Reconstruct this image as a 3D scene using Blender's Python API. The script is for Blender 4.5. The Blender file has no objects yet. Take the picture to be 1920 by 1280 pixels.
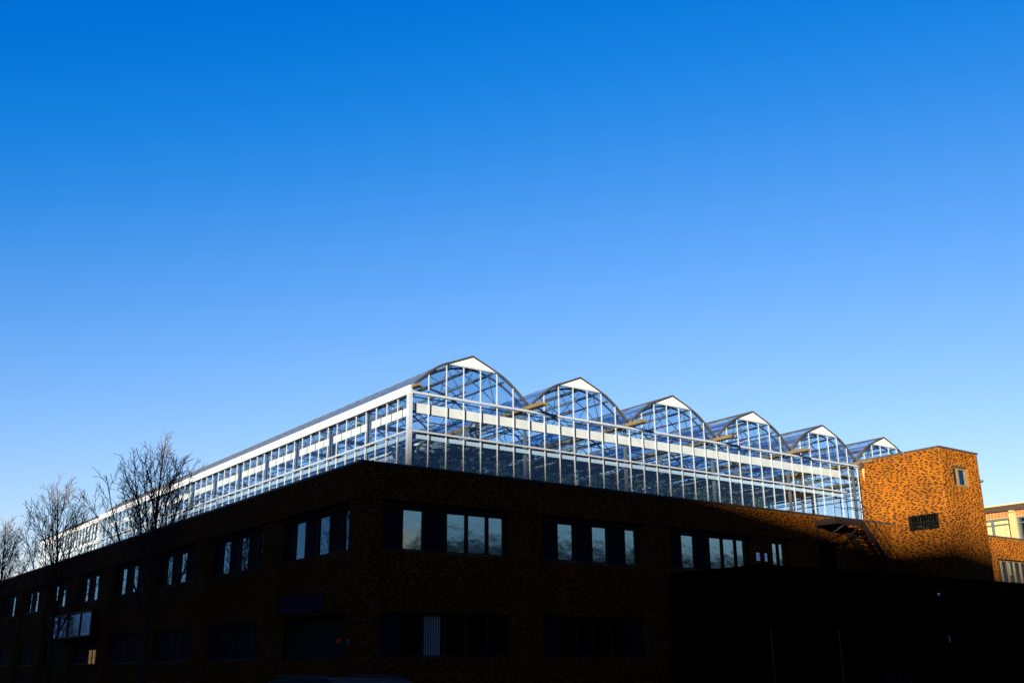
import bpy, math, random
import numpy as np
from mathutils import Vector, Matrix

S = bpy.context.scene
COL = S.collection
R = math.radians
rng = random.Random(11)

# ------------------------------------------------------------------ camera, sky, sun, exposure
cam = bpy.data.cameras.new('camera')
cam.sensor_fit = 'HORIZONTAL'
cam.sensor_width = 36.0
cam.lens = 36.09
cam.clip_start = 0.1
cam.clip_end = 3000
camo = bpy.data.objects.new('camera', cam)
COL.objects.link(camo)
yaw, pitch, roll = R(53.70334557), R(17.56780064), R(-0.49821576)
fwd = Vector((math.cos(yaw) * math.cos(pitch), math.sin(yaw) * math.cos(pitch), math.sin(pitch)))
rgt = Vector((math.sin(yaw), -math.cos(yaw), 0))
upv = rgt.cross(fwd)
r2 = rgt * math.cos(roll) + upv * math.sin(roll)
u2 = upv * math.cos(roll) - rgt * math.sin(roll)
CAM = Vector((-15.594, -29.517, 1.6))
camo.matrix_world = Matrix(((r2.x, u2.x, -fwd.x, CAM.x), (r2.y, u2.y, -fwd.y, CAM.y), (r2.z, u2.z, -fwd.z, CAM.z), (0, 0, 0, 1)))
S.camera = camo

SUN_EL, SUN_AZ = 5.5, 217.0        # the sun stands low behind the camera, over the street corner
world = bpy.data.worlds.new('World')
S.world = world
world.use_nodes = True
wt = world.node_tree
bg = wt.nodes['Background']
sky = wt.nodes.new('ShaderNodeTexSky')
sky.sky_type = 'NISHITA'
sky.sun_disc = False
sky.sun_elevation = R(SUN_EL)
sky.sun_rotation = R(90.0 - SUN_AZ)      # measured clockwise from +y
sky.air_density = 1.0
sky.dust_density = 0.3
sky.ozone_density = 1.0
# deep clear-sky grading of the whole dome, the same in every direction
vm = wt.nodes.new('ShaderNodeVectorMath')
vm.operation = 'MULTIPLY_ADD'
vm.inputs[1].default_value = (0.24, 0.222, 0.25)
vm.inputs[2].default_value = (-0.245, -0.120, 0.235)
sx_ = wt.nodes.new('ShaderNodeSeparateXYZ')
cx_ = wt.nodes.new('ShaderNodeCombineXYZ')
wt.links.new(sky.outputs[0], vm.inputs[0])
wt.links.new(vm.outputs[0], sx_.inputs[0])
for ch in 'XYZ':
    mxn = wt.nodes.new('ShaderNodeMath')
    mxn.operation = 'SMOOTH_MAX'
    mxn.inputs[1].default_value = 0.0
    mxn.inputs[2].default_value = 0.08
    wt.links.new(sx_.outputs[ch], mxn.inputs[0])
    wt.links.new(mxn.outputs[0], cx_.inputs[ch])
wt.links.new(cx_.outputs[0], bg.inputs[0])
bg.inputs[1].default_value = 0.05

sun = bpy.data.lights.new('sun', 'SUN')
sun.energy = 5.0
sun.angle = R(0.6)
sun.color = (1.0, 0.84, 0.62)
suno = bpy.data.objects.new('sun', sun)
COL.objects.link(suno)
sd = Vector((math.cos(R(SUN_AZ)) * math.cos(R(SUN_EL)), math.sin(R(SUN_AZ)) * math.cos(R(SUN_EL)), math.sin(R(SUN_EL))))
suno.rotation_euler = sd.to_track_quat('Z', 'Y').to_euler()
suno.location = (-40, -40, 60)

S.view_settings.view_transform = 'Standard'
S.view_settings.look = 'None'
S.view_settings.gamma = 1.0
S.view_settings.use_curve_mapping = False
S.view_settings.exposure = 4.35
S.render.engine = 'CYCLES'
S.cycles.use_denoising = True
S.cycles.max_bounces = 8
S.cycles.diffuse_bounces = 3
S.cycles.glossy_bounces = 4
S.cycles.transmission_bounces = 6
S.cycles.transparent_max_bounces = 48
S.cycles.sample_clamp_indirect = 1.0
S.cycles.caustics_reflective = False
S.cycles.caustics_refractive = False
S.render.film_transparent = False


# ------------------------------------------------------------------ materials
def new_mat(name):
    m = bpy.data.materials.new(name)
    m.use_nodes = True
    nt = m.node_tree
    return m, nt, nt.nodes['Principled BSDF'], nt.nodes['Material Output']


def plain(name, col, rough=0.6, metal=0.0, var=0.12, scale=6.0, bump=0.0, spec=0.12, emit=None, emit_s=0.0):
    m, nt, b, out = new_mat(name)
    tc = nt.nodes.new('ShaderNodeTexCoord')
    n = nt.nodes.new('ShaderNodeTexNoise')
    n.inputs['Scale'].default_value = scale
    n.inputs['Detail'].default_value = 5
    nt.links.new(tc.outputs['Object'], n.inputs['Vector'])
    rp = nt.nodes.new('ShaderNodeValToRGB')
    rp.color_ramp.elements[0].position = 0.3
    rp.color_ramp.elements[1].position = 0.72
    lo = [max(0, c * (1 - var)) for c in col]
    hi = [min(1, c * (1 + var)) for c in col]
    rp.color_ramp.elements[0].color = (*lo, 1)
    rp.color_ramp.elements[1].color = (*hi, 1)
    nt.links.new(n.outputs['Fac'], rp.inputs['Fac'])
    nt.links.new(rp.outputs['Color'], b.inputs['Base Color'])
    b.inputs['Roughness'].default_value = rough
    b.inputs['Metallic'].default_value = metal
    b.inputs['Specular IOR Level'].default_value = spec
    if bump:
        bp = nt.nodes.new('ShaderNodeBump')
        bp.inputs['Strength'].default_value = bump
        bp.inputs['Distance'].default_value = 0.01
        nt.links.new(n.outputs['Fac'], bp.inputs['Height'])
        nt.links.new(bp.outputs['Normal'], b.inputs['Normal'])
    if emit:
        b.inputs['Emission Color'].default_value = (*emit, 1)
        b.inputs['Emission Strength'].default_value = emit_s
    return m


def brick_mat(name, stops):
    m, nt, b, out = new_mat(name)
    at = nt.nodes.new('ShaderNodeAttribute')
    at.attribute_name = 'tone'
    rp = nt.nodes.new('ShaderNodeValToRGB')
    cr = rp.color_ramp
    while len(cr.elements) < len(stops):
        cr.elements.new(0.5)
    for e, (p, c) in zip(cr.elements, stops):
        e.position = p
        e.color = (*c, 1)
    nt.links.new(at.outputs['Fac'], rp.inputs['Fac'])
    tc = nt.nodes.new('ShaderNodeTexCoord')
    n = nt.nodes.new('ShaderNodeTexNoise')
    n.inputs['Scale'].default_value = 40
    n.inputs['Detail'].default_value = 4
    nt.links.new(tc.outputs['Object'], n.inputs['Vector'])
    n2 = nt.nodes.new('ShaderNodeTexNoise')
    n2.inputs['Scale'].default_value = 0.55
    n2.inputs['Detail'].default_value = 6
    nt.links.new(tc.outputs['Object'], n2.inputs['Vector'])
    mr = nt.nodes.new('ShaderNodeMapRange')
    mr.inputs['From Min'].default_value = 0.3
    mr.inputs['From Max'].default_value = 0.7
    mr.inputs['To Min'].default_value = 0.72
    mr.inputs['To Max'].default_value = 1.12
    nt.links.new(n2.outputs['Fac'], mr.inputs['Value'])
    mr2 = nt.nodes.new('ShaderNodeMapRange')
    mr2.inputs['To Min'].default_value = 0.8
    mr2.inputs['To Max'].default_value = 1.2
    nt.links.new(n.outputs['Fac'], mr2.inputs['Value'])
    mu = nt.nodes.new('ShaderNodeMath')
    mu.operation = 'MULTIPLY'
    nt.links.new(mr.outputs[0], mu.inputs[0])
    nt.links.new(mr2.outputs[0], mu.inputs[1])
    mx = nt.nodes.new('ShaderNodeMix')
    mx.data_type = 'RGBA'
    mx.blend_type = 'MULTIPLY'
    mx.inputs['Factor'].default_value = 1
    nt.links.new(rp.outputs['Color'], mx.inputs['A'])
    nt.links.new(mu.outputs[0], mx.inputs['B'])
    nt.links.new(mx.outputs['Result'], b.inputs['Base Color'])
    b.inputs['Roughness'].default_value = 0.9
    b.inputs['Specular IOR Level'].default_value = 0.03
    bp = nt.nodes.new('ShaderNodeBump')
    bp.inputs['Strength'].default_value = 0.5
    bp.inputs['Distance'].default_value = 0.004
    nt.links.new(n.outputs['Fac'], bp.inputs['Height'])
    nt.links.new(bp.outputs['Normal'], b.inputs['Normal'])
    return m


def glass(name, tint=(0.9, 0.95, 0.96), refl=1.0, rough=0.02, haze=0.04, haze_col=(0.75, 0.78, 0.8), streak=0.0, wav=0.0, gcol=(1, 1, 1)):
    """thin pane: see-through, mirror-like at grazing angles, a film of dust"""
    m, nt, b, out = new_mat(name)
    nt.nodes.remove(b)
    tr = nt.nodes.new('ShaderNodeBsdfTransparent')
    tr.inputs[0].default_value = (*tint, 1)
    gl = nt.nodes.new('ShaderNodeBsdfGlossy')
    gl.inputs['Roughness'].default_value = rough
    gl.inputs['Color'].default_value = (*gcol, 1)
    lw = nt.nodes.new('ShaderNodeLayerWeight')
    lw.inputs['Blend'].default_value = 0.5
    pw = nt.nodes.new('ShaderNodeMath')
    pw.operation = 'POWER'
    pw.inputs[1].default_value = 4.0
    nt.links.new(lw.outputs['Facing'], pw.inputs[0])
    ma = nt.nodes.new('ShaderNodeMath')
    ma.operation = 'MULTIPLY_ADD'
    ma.use_clamp = True
    ma.inputs[1].default_value = 0.9 * refl
    ma.inputs[2].default_value = 0.045 * refl
    nt.links.new(pw.outputs[0], ma.inputs[0])
    mix = nt.nodes.new('ShaderNodeMixShader')
    nt.links.new(ma.outputs[0], mix.inputs[0])
    nt.links.new(tr.outputs[0], mix.inputs[1])
    nt.links.new(gl.outputs[0], mix.inputs[2])
    last = mix
    tc = nt.nodes.new('ShaderNodeTexCoord')
    if wav:
        nw = nt.nodes.new('ShaderNodeTexNoise')
        nw.inputs['Scale'].default_value = 2.2
        nt.links.new(tc.outputs['Object'], nw.inputs['Vector'])
        bp = nt.nodes.new('ShaderNodeBump')
        bp.inputs['Strength'].default_value = wav
        bp.inputs['Distance'].default_value = 0.02
        nt.links.new(nw.outputs['Fac'], bp.inputs['Height'])
        nt.links.new(bp.outputs['Normal'], gl.inputs['Normal'])
    if haze:
        df = nt.nodes.new('ShaderNodeBsdfDiffuse')
        df.inputs[0].default_value = (*haze_col, 1)
        tl = nt.nodes.new('ShaderNodeBsdfTranslucent')
        tl.inputs[0].default_value = (*haze_col, 1)
        add = nt.nodes.new('ShaderNodeMixShader')
        add.inputs[0].default_value = 0.5
        nt.links.new(df.outputs[0], add.inputs[1])
        nt.links.new(tl.outputs[0], add.inputs[2])
        n = nt.nodes.new('ShaderNodeTexNoise')
        n.inputs['Scale'].default_value = 1.4
        n.inputs['Detail'].default_value = 7
        n.inputs['Roughness'].default_value = 0.65
        nt.links.new(tc.outputs['Object'], n.inputs['Vector'])
        mr = nt.nodes.new('ShaderNodeMapRange')
        mr.inputs['From Min'].default_value = 0.35
        mr.inputs['From Max'].default_value = 0.75
        mr.inputs['To Min'].default_value = haze * 0.4
        mr.inputs['To Max'].default_value = haze * (1.8 + streak)
        nt.links.new(n.outputs['Fac'], mr.inputs['Value'])
        m2 = nt.nodes.new('ShaderNodeMixShader')
        nt.links.new(mr.outputs[0], m2.inputs[0])
        nt.links.new(mix.outputs[0], m2.inputs[1])
        nt.links.new(add.outputs[0], m2.inputs[2])
        last = m2
    nt.links.new(last.outputs[0], out.inputs[0])
    return m


M = {}
M['brick'] = brick_mat('brick_red', [(0.0, (0.0036, 0.0012, 0.0004)), (0.30, (0.0110, 0.0026, 0.0003)), (0.36, (0.029, 0.0080, 0.0003)), (0.70, (0.043, 0.0140, 0.0003)), (1.0, (0.056, 0.0200, 0.0004))])
M['mortar'] = plain('mortar', (0.027, 0.0145, 0.0045), 0.95, scale=20, var=0.25, spec=0.0)
M['coping'] = plain('coping_metal', (0.0071, 0.00426, 0.00355), 0.5, var=0.3)
M['white'] = plain('white_paint', (0.060, 0.070, 0.086), 0.4, var=0.06, scale=3)
M['bar_grey'] = plain('pale_glazing_bar', (0.042, 0.050, 0.064), 0.4, var=0.08, scale=3)
M['gable_white'] = plain('white_gable_panel', (0.09, 0.088, 0.080), 0.5, var=0.04, scale=2)
M['alum'] = plain('aluminium', (0.038, 0.046, 0.060), 0.45, var=0.12, scale=8)
M['galv'] = plain('galvanised_steel', (0.011, 0.012, 0.014), 0.5, var=0.25, scale=10)
M['dark_steel'] = plain('dark_steel', (0.0040, 0.0046, 0.006), 0.5, var=0.2)
M['gutter'] = plain('gutter_steel', (0.015, 0.0105, 0.004), 0.5, var=0.3, scale=14)
M['rust'] = plain('rusty_paint', (0.0028, 0.0011, 0.0007), 0.7, var=0.4, scale=9)
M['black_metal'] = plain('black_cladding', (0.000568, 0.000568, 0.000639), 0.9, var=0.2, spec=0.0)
M['black_iron'] = plain('black_iron', (0.0007, 0.0007, 0.0007), 0.6, var=0.2, spec=0.02)
M['frame'] = plain('window_frame_bronze', (0.006, 0.005, 0.0045), 0.6, var=0.2, spec=0.05)
M['frame_pale'] = plain('window_frame_pale', (0.021, 0.0155, 0.008), 0.45, var=0.1)
M['panel'] = plain('blue_black_panel', (0.0022, 0.0032, 0.006), 0.7, var=0.25, spec=0.02)
M['blind'] = plain('window_blind', (0.5, 0.5, 0.42), 0.8, var=0.2, scale=3.0)
M['slat_cloth'] = plain('vertical_blind_cloth', (0.16, 0.17, 0.17), 0.9, var=0.05, spec=0.0)
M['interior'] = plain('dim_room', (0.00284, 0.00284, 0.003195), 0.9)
M['curtain'] = plain('folded_screen', (0.088, 0.078, 0.076), 0.7, var=0.1, scale=2)
M['screen'] = plain('shade_screen', (0.03195, 0.03905, 0.0497), 0.7, var=0.3)
M['duct'] = plain('dark_duct', (0.01775, 0.0213, 0.0284), 0.5)
M['red'] = plain('red_plastic', (0.028, 0.003, 0.003), 0.4)
M['roof'] = plain('roof_felt', (0.0355, 0.0355, 0.0355), 0.9)
M['asphalt'] = plain('asphalt', (0.018, 0.018, 0.019), 0.9, scale=30, var=0.3, bump=0.3)
M['pave'] = plain('concrete_paving', (0.05, 0.05, 0.048), 0.9, scale=12, var=0.2, bump=0.2)
M['kerb'] = plain('kerb_stone', (0.2, 0.195, 0.185), 0.9, scale=15, var=0.2)
M['paint'] = plain('road_paint', (0.6, 0.6, 0.57), 0.8)
M['bark'] = plain('bark', (0.0071, 0.00568, 0.00497), 0.9, scale=20, var=0.35, bump=0.5, spec=0.1)
M['leaf'] = plain('leaf_dark', (0.0016, 0.0032, 0.0026), 0.6, scale=4, var=0.5, spec=0.04)
M['leaf_b'] = plain('leaf_fresh', (0.004, 0.008, 0.0025), 0.6, scale=4, var=0.5, spec=0.04)
M['pot'] = plain('plant_pot', (0.0355, 0.0213, 0.0142), 0.7)
M['bench'] = plain('bench_mesh', (0.0852, 0.0852, 0.0852), 0.6)
M['cream'] = plain('cream_stone', (0.05325, 0.03905, 0.01704), 0.8, scale=5, var=0.12)
M['terra'] = plain('terracotta', (0.0355, 0.01349, 0.00213), 0.8, scale=4, var=0.35)
M['terra_pale'] = plain('pale_joint_stone', (0.0497, 0.0355, 0.01704), 0.8, scale=9, var=0.2)
M['cornice'] = plain('brown_cornice', (0.003905, 0.001704, 0.00071), 0.7)
M['teal'] = plain('teal_frame', (0.00994, 0.0142, 0.01562), 0.5)
M['cloth'] = plain('cream_blind', (0.06035, 0.04686, 0.02201), 0.8, scale=3, var=0.1)
M['paper'] = plain('paper_notice', (0.75, 0.78, 0.8), 0.7, var=0.05)
M['ink'] = plain('dark_print', (0.0213, 0.0213, 0.02485), 0.7)
M['blue_sign'] = plain('dark_blue_sign', (0.004, 0.0035, 0.011), 0.7, spec=0.02)
M['exit'] = plain('exit_letters', (0.05, 0.004, 0.006), 0.5, emit=(1.0, 0.05, 0.08), emit_s=0.0015)
M['lit'] = plain('reflection_glow', (0.3, 0.2, 0.07), 0.7, var=0.8, scale=2.5, emit=(1.0, 0.58, 0.13), emit_s=0.006)  # glow stands in for warm reflections of sunlit things
M['car_paint'] = plain('car_paint', (0.0071, 0.001065, 0.001065), 0.6, var=0.05, spec=0.03)
M['car_paint_b'] = plain('car_paint_b', (0.0071, 0.00781, 0.01278), 0.25, var=0.05, spec=0.6)
M['tyre'] = plain('tyre', (0.00852, 0.00852, 0.00852), 0.9)
M['rim'] = plain('wheel_rim', (0.2485, 0.2485, 0.2556), 0.35, 0.7)
M['lamp_red'] = plain('tail_lamp', (0.1775, 0.0071, 0.0071), 0.2)
M['lamp_clear'] = plain('head_lamp', (0.6, 0.62, 0.65), 0.1)
M['block'] = plain('grey_block_wall', (0.035, 0.03, 0.027), 0.9, scale=3, var=0.15)
M['stain'] = plain('lime_stain', (0.071, 0.04615, 0.0213), 0.9, var=0.3)
M['pane'] = glass('greenhouse_glass', tint=(0.86, 0.925, 0.96), refl=0.65, haze=0.0005, wav=0.05, gcol=(0.6, 0.82, 1.0))
M['pane_roof'] = glass('greenhouse_roof_film', tint=(0.87, 0.925, 0.96), haze=0.004, refl=0.9, streak=1.2)
M['win'] = glass('window_glass', tint=(0.45, 0.5, 0.5), refl=0.35, haze=0.0)
M['win_clear'] = glass('clear_window_glass', tint=(0.85, 0.9, 0.92), refl=0.4, haze=0.0)
M['win_blue'] = glass('blue_bay_glass', tint=(0.3, 0.4, 0.6), refl=1.3, haze=0.0, wav=0.1, gcol=(0.12, 0.38, 0.95))
M['win_tint'] = glass('tinted_bay_glass', tint=(0.3, 0.4, 0.6), refl=0.6, haze=0.0, wav=0.1, gcol=(0.15, 0.4, 0.9))
M['win_frost'] = glass('frosted_window_glass', tint=(0.6, 0.62, 0.6), refl=8.5, rough=0.10, haze=0.0, wav=0.25, gcol=(0.62, 0.78, 0.68))
M['win_mirror'] = glass('reflective_window_glass', tint=(0.25, 0.28, 0.3), refl=1.35, haze=0.0, wav=0.10, gcol=(0.32, 0.68, 0.95))


# ------------------------------------------------------------------ mesh helpers
class Frame:
    """wall coordinates: u along the wall, d outwards, z up"""
    def __init__(s, o, u, n):
        s.o, s.u, s.n = Vector(o), Vector(u), Vector(n)
        s.flip = s.u.cross(s.n).z > 0      # (u, d, z) right-handed or not

    def p(s, u, d, z):
        return s.o + s.u * u + s.n * d + Vector((0, 0, z))


WF = Frame((0, 0, 0), (1, 0, 0), (0, 1, 0))          # plain world axes: u=x, d=y


class MB:
    def __init__(s):
        s.v, s.f = [], []

    def quad(s, *pts):
        i = len(s.v)
        s.v += [tuple(p) for p in pts]
        s.f.append(tuple(range(i, i + len(pts))))
        return s

    def box(s, F, u0, u1, d0, d1, z0, z1):
        i = len(s.v)
        for z in (z0, z1):
            for (u, d) in ((u0, d0), (u1, d0), (u1, d1), (u0, d1)):
                s.v.append(tuple(F.p(u, d, z)))
        fs = [(3, 2, 1, 0), (4, 5, 6, 7), (0, 1, 5, 4), (1, 2, 6, 5), (2, 3, 7, 6), (3, 0, 4, 7)]
        for f in fs:
            f = tuple(i + k for k in f)
            s.f.append(f if F.flip else f[::-1])
        return s

    def tube(s, pts, rad, n=6, cap=True):
        pts = [Vector(p) for p in pts]
        if not isinstance(rad, (list, tuple)):
            rad = [rad] * len(pts)
        base = len(s.v)
        prev = None
        for k, p in enumerate(pts):
            t = (pts[min(k + 1, len(pts) - 1)] - pts[max(k - 1, 0)])
            t = t.normalized() if t.length > 1e-9 else Vector((0, 0, 1))
            if prev is None:
                a = t.orthogonal().normalized()
            else:
                a = (prev - t * prev.dot(t))
                a = a.normalized() if a.length > 1e-6 else t.orthogonal().normalized()
            prev = a
            b = t.cross(a)
            for j in range(n):
                w = 2 * math.pi * j / n
                s.v.append(tuple(p + (a * math.cos(w) + b * math.sin(w)) * rad[k]))
        for k in range(len(pts) - 1):
            for j in range(n):
                a0 = base + k * n + j
                a1 = base + k * n + (j + 1) % n
                s.f.append((a0, a1, a1 + n, a0 + n))
        if cap:
            s.f.append(tuple(base + j for j in range(n))[::-1])
            e = base + (len(pts) - 1) * n
            s.f.append(tuple(e + j for j in range(n)))
        return s

    def bar(s, p, q, w, h=None):
        """square bar between two points"""
        p, q = Vector(p), Vector(q)
        h = h or w
        t = (q - p).normalized()
        a = t.cross(Vector((0, 0, 1)))
        a = a.normalized() if a.length > 1e-5 else Vector((1, 0, 0))
        b = a.cross(t)
        i = len(s.v)
        for c in (p, q):
            for (x, y) in ((-1, -1), (1, -1), (1, 1), (-1, 1)):
                s.v.append(tuple(c + a * (x * w / 2) + b * (y * h / 2)))
        for f in [(3, 2, 1, 0), (4, 5, 6, 7), (0, 1, 5, 4), (1, 2, 6, 5), (2, 3, 7, 6), (3, 0, 4, 7)]:
            s.f.append(tuple(i + k for k in f))
        return s

    def prism(s, pts, off):
        """polygon pts extruded along off"""
        off = Vector(off)
        i = len(s.v)
        n = len(pts)
        s.v += [tuple(Vector(p)) for p in pts] + [tuple(Vector(p) + off) for p in pts]
        s.f.append(tuple(range(i, i + n))[::-1])
        s.f.append(tuple(range(i + n, i + 2 * n)))
        for k in range(n):
            s.f.append((i + k, i + (k + 1) % n, i + n + (k + 1) % n, i + n + k))
        return s

    def build(s, name, mat, parent=None, smooth=False, kind=None):
        off = base(parent)
        me = bpy.data.meshes.new(name)
        me.from_pydata([(x - off.x, y - off.y, z - off.z) for x, y, z in s.v], [], s.f)
        me.materials.append(M[mat] if isinstance(mat, str) else mat)
        if smooth:
            me.polygons.foreach_set('use_smooth', [True] * len(me.polygons))
        me.update()
        o = bpy.data.objects.new(name, me)
        COL.objects.link(o)
        o.parent = parent
        if kind:
            o['kind'] = kind
        return o


def base(o):
    v = Vector((0, 0, 0))
    while o is not None:
        v += o.location
        o = o.parent
    return v


def thing(name, label, cat, loc=(0, 0, 0), group=None):
    o = bpy.data.objects.new(name, None)
    o.empty_display_size = 0.3
    COL.objects.link(o)
    o.location = loc
    tag(o, label, cat, group)
    return o


def tag(o, label=None, cat=None, group=None, kind=None):
    if label:
        o['label'] = label
    if cat:
        o['category'] = cat
    if group:
        o['group'] = group
    if kind:
        o['kind'] = kind
    return o


def inst(name, me, parent, loc, scale=None, rot=None):
    o = bpy.data.objects.new(name, me)
    COL.objects.link(o)
    o.parent = parent
    o.location = Vector(loc) - base(parent)
    if scale:
        o.scale = scale
    if rot:
        o.rotation_euler = rot
    return o


def text_mesh(txt, size, depth):
    cu = bpy.data.curves.new('txt', 'FONT')
    cu.body = txt
    cu.size = size
    cu.extrude = depth
    cu.align_x = 'CENTER'
    cu.align_y = 'CENTER'
    t = bpy.data.objects.new('txt', cu)
    COL.objects.link(t)
    bpy.context.view_layer.update()
    me = bpy.data.meshes.new_from_object(t.evaluated_get(bpy.context.evaluated_depsgraph_get()))
    bpy.data.objects.remove(t)
    return me


# ------------------------------------------------------------------ ground
def sheet(name, mat, x0, x1, y0, y1, z, kind='structure'):
    o = MB().quad((x0, y0, z), (x1, y0, z), (x1, y1, z), (x0, y1, z)).build(name, mat)
    return tag(o, kind=kind)


sheet('ground', 'asphalt', -1500, 1500, -1500, 1500, 0.0)
o = MB().box(WF, -6.5, 0.0, -11.9, 90, 0.005, 0.12).box(WF, 0.0, 90, -11.9, 0.0, 0.005, 0.12).build('pavement', 'pave')
tag(o, kind='structure')
o = MB().box(WF, -6.65, -6.503, -12.05, 90, 0.004, 0.14).box(WF, -6.503, 90, -12.05, -11.903, 0.004, 0.14).build('kerb', 'kerb')
tag(o, kind='structure')
mk = MB()
for k in range(18):
    mk.quad((-11.1, -20 + k * 6, .006), (-10.98, -20 + k * 6, .006), (-10.98, -17 + k * 6, .006), (-11.1, -17 + k * 6, .006))
tag(mk.build('road_marking', 'paint'), kind='structure')

# ------------------------------------------------------------------ bricks
CO, BL, JT = 0.0497, 0.1500, 0.008
BR = 0.011          # how far a brick stands proud of its mortar


def vnoise(x, y, seed):
    def h(i, j):
        n = math.sin(i * 127.1 + j * 311.7 + seed * 74.7) * 43758.5453
        return n - math.floor(n)
    i, j = math.floor(x), math.floor(y)
    fx, fy = x - i, y - j
    fx, fy = fx * fx * (3 - 2 * fx), fy * fy * (3 - 2 * fy)
    return (h(i, j) * (1 - fx) + h(i + 1, j) * fx) * (1 - fy) + (h(i, j + 1) * (1 - fx) + h(i + 1, j + 1) * fx) * fy


def brick_rows(F, u0, u1, z0, z1, d, openings=(), seed=1):
    """running-bond bricks over a wall rectangle, cut round the openings"""
    out = []
    rr = random.Random(seed)
    k0, k1 = int(math.ceil(z0 / CO - 1e-6)), int(math.floor(z1 / CO + 1e-6))
    below, cur = set(), set()      # dark bricks of the course below and of this course
    for k in range(k0, k1):
        below, cur = cur, set()
        za, zb = k * CO + JT / 2, (k + 1) * CO - JT / 2
        zm = (za + zb) / 2
        iv = [(u0, u1)]
        for (a, b, c, e) in openings:
            if c < zm < e:
                nv = []
                for (p, q) in iv:
                    if b <= p or a >= q:
                        nv.append((p, q))
                    else:
                        if a > p:
                            nv.append((p, a))
                        if b < q:
                            nv.append((b, q))
                iv = nv
        ph = 0.5 * BL if k % 2 else 0.0
        for (p, q) in iv:
            n0 = int(math.floor((p - ph) / BL))
            n1 = int(math.ceil((q - ph) / BL))
            for n in range(n0, n1):
                a, b = max(p, n * BL + ph + JT / 2), min(q, (n + 1) * BL + ph - JT / 2)
                if b - a < 0.03:
                    continue
                g = vnoise(n * 0.33 + k * 0.16, k * 0.27 - n * 0.10, seed)
                g2 = vnoise(n * 0.07, k * 0.05, seed + 5)
                t = rr.random()
                sh = n - 1 if k % 2 == 0 else n + 1
                touch = (n in below) + (sh in below)
                pd = (0.60, 0.27, 0.10)[touch] * (0.8 + 0.4 * g)
                if (n - 1) in cur:
                    pd *= 0.2
                dark = t < pd
                if dark:
                    cur.add(n)
                tone = rr.random() * 0.3 if dark else 0.4 + 0.6 * min(1, max(0, 0.5 * rr.random() + 0.5 * vnoise(n * .5, k * .5, seed + 9)))
                out.append((F, a, b, d, za, zb, tone, rr.uniform(-0.0025, 0.0035)))
    return out


def brick_mesh(bricks, name, parent):
    n = len(bricks)
    off = base(parent)
    V = np.empty((n, 8, 3), np.float32)
    tone = np.empty((n, 8), np.float32)
    Q = np.array([[4, 5, 6, 7], [0, 1, 5, 4], [1, 2, 6, 5], [2, 3, 7, 6], [3, 0, 4, 7]])
    FC = np.empty((n, 5, 4), np.int32)
    for i, (F, a, b, d, za, zb, t, j) in enumerate(bricks):
        oo = np.array(F.o - off)
        u = np.array(F.u)
        nn = np.array(F.n)
        for s_, dd in ((0, d - 0.002), (4, d + BR + j)):
            bp = oo + nn * dd
            V[i, s_] = bp + u * a + (0, 0, za)
            V[i, s_ + 1] = bp + u * b + (0, 0, za)
            V[i, s_ + 2] = bp + u * b + (0, 0, zb)
            V[i, s_ + 3] = bp + u * a + (0, 0, zb)
        tone[i] = t
        q = Q if not F.flip else Q[:, ::-1]
        FC[i] = q + i * 8
    me = bpy.data.meshes.new(name)
    me.vertices.add(n * 8)
    me.vertices.foreach_set('co', V.ravel())
    me.loops.add(n * 20)
    me.loops.foreach_set('vertex_index', FC.ravel())
    me.polygons.add(n * 5)
    me.polygons.foreach_set('loop_start', np.arange(0, n * 20, 4, dtype=np.int32))
    me.update(calc_edges=True)
    at = me.attributes.new('tone', 'FLOAT', 'POINT')
    at.data.foreach_set('value', tone.ravel())
    me.materials.append(M['brick'])
    o = bpy.data.objects.new(name, me)
    COL.objects.link(o)
    o.parent = parent
    o['kind'] = 'stuff'
    return o


brick_unit = {}


def single_brick(b, parent):
    F, a, c, d, za, zb, t, j = b
    front = F.n.y < -0.5
    key = (round(t * 10), round((c - a) * 200), front)
    if key not in brick_unit:
        t10, l, dp, hz = key[0] / 10, key[1] / 200, BR + 0.002, CO - JT
        mb = MB()
        if front:
            mb.box(WF, 0, l, -dp, 0, 0, hz)
        else:
            mb.box(WF, -dp, 0, 0, l, 0, hz)
        me = bpy.data.meshes.new('brick')
        me.from_pydata(mb.v, [], mb.f)
        at = me.attributes.new('tone', 'FLOAT', 'POINT')
        at.data.foreach_set('value', [t10] * 8)
        me.materials.append(M['brick'])
        brick_unit[key] = me
    return inst('brick', brick_unit[key], parent, F.p(a, d - 0.002 + j, za))


# ------------------------------------------------------------------ the brick building under the greenhouse
HP, PB = 8.046, 6.855                # parapet top, underside of the parapet band
FR = Frame((0, 0, 0), (1, 0, 0), (0, -1, 0))        # long street front, u = x
FL = Frame((0, 0, 0), (0, 1, 0), (-1, 0, 0))        # side front, u = y
XE, YE = 58.0, 66.0
D_PIER, D_SP, D_WIN = -0.07, -0.20, -0.36

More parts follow.
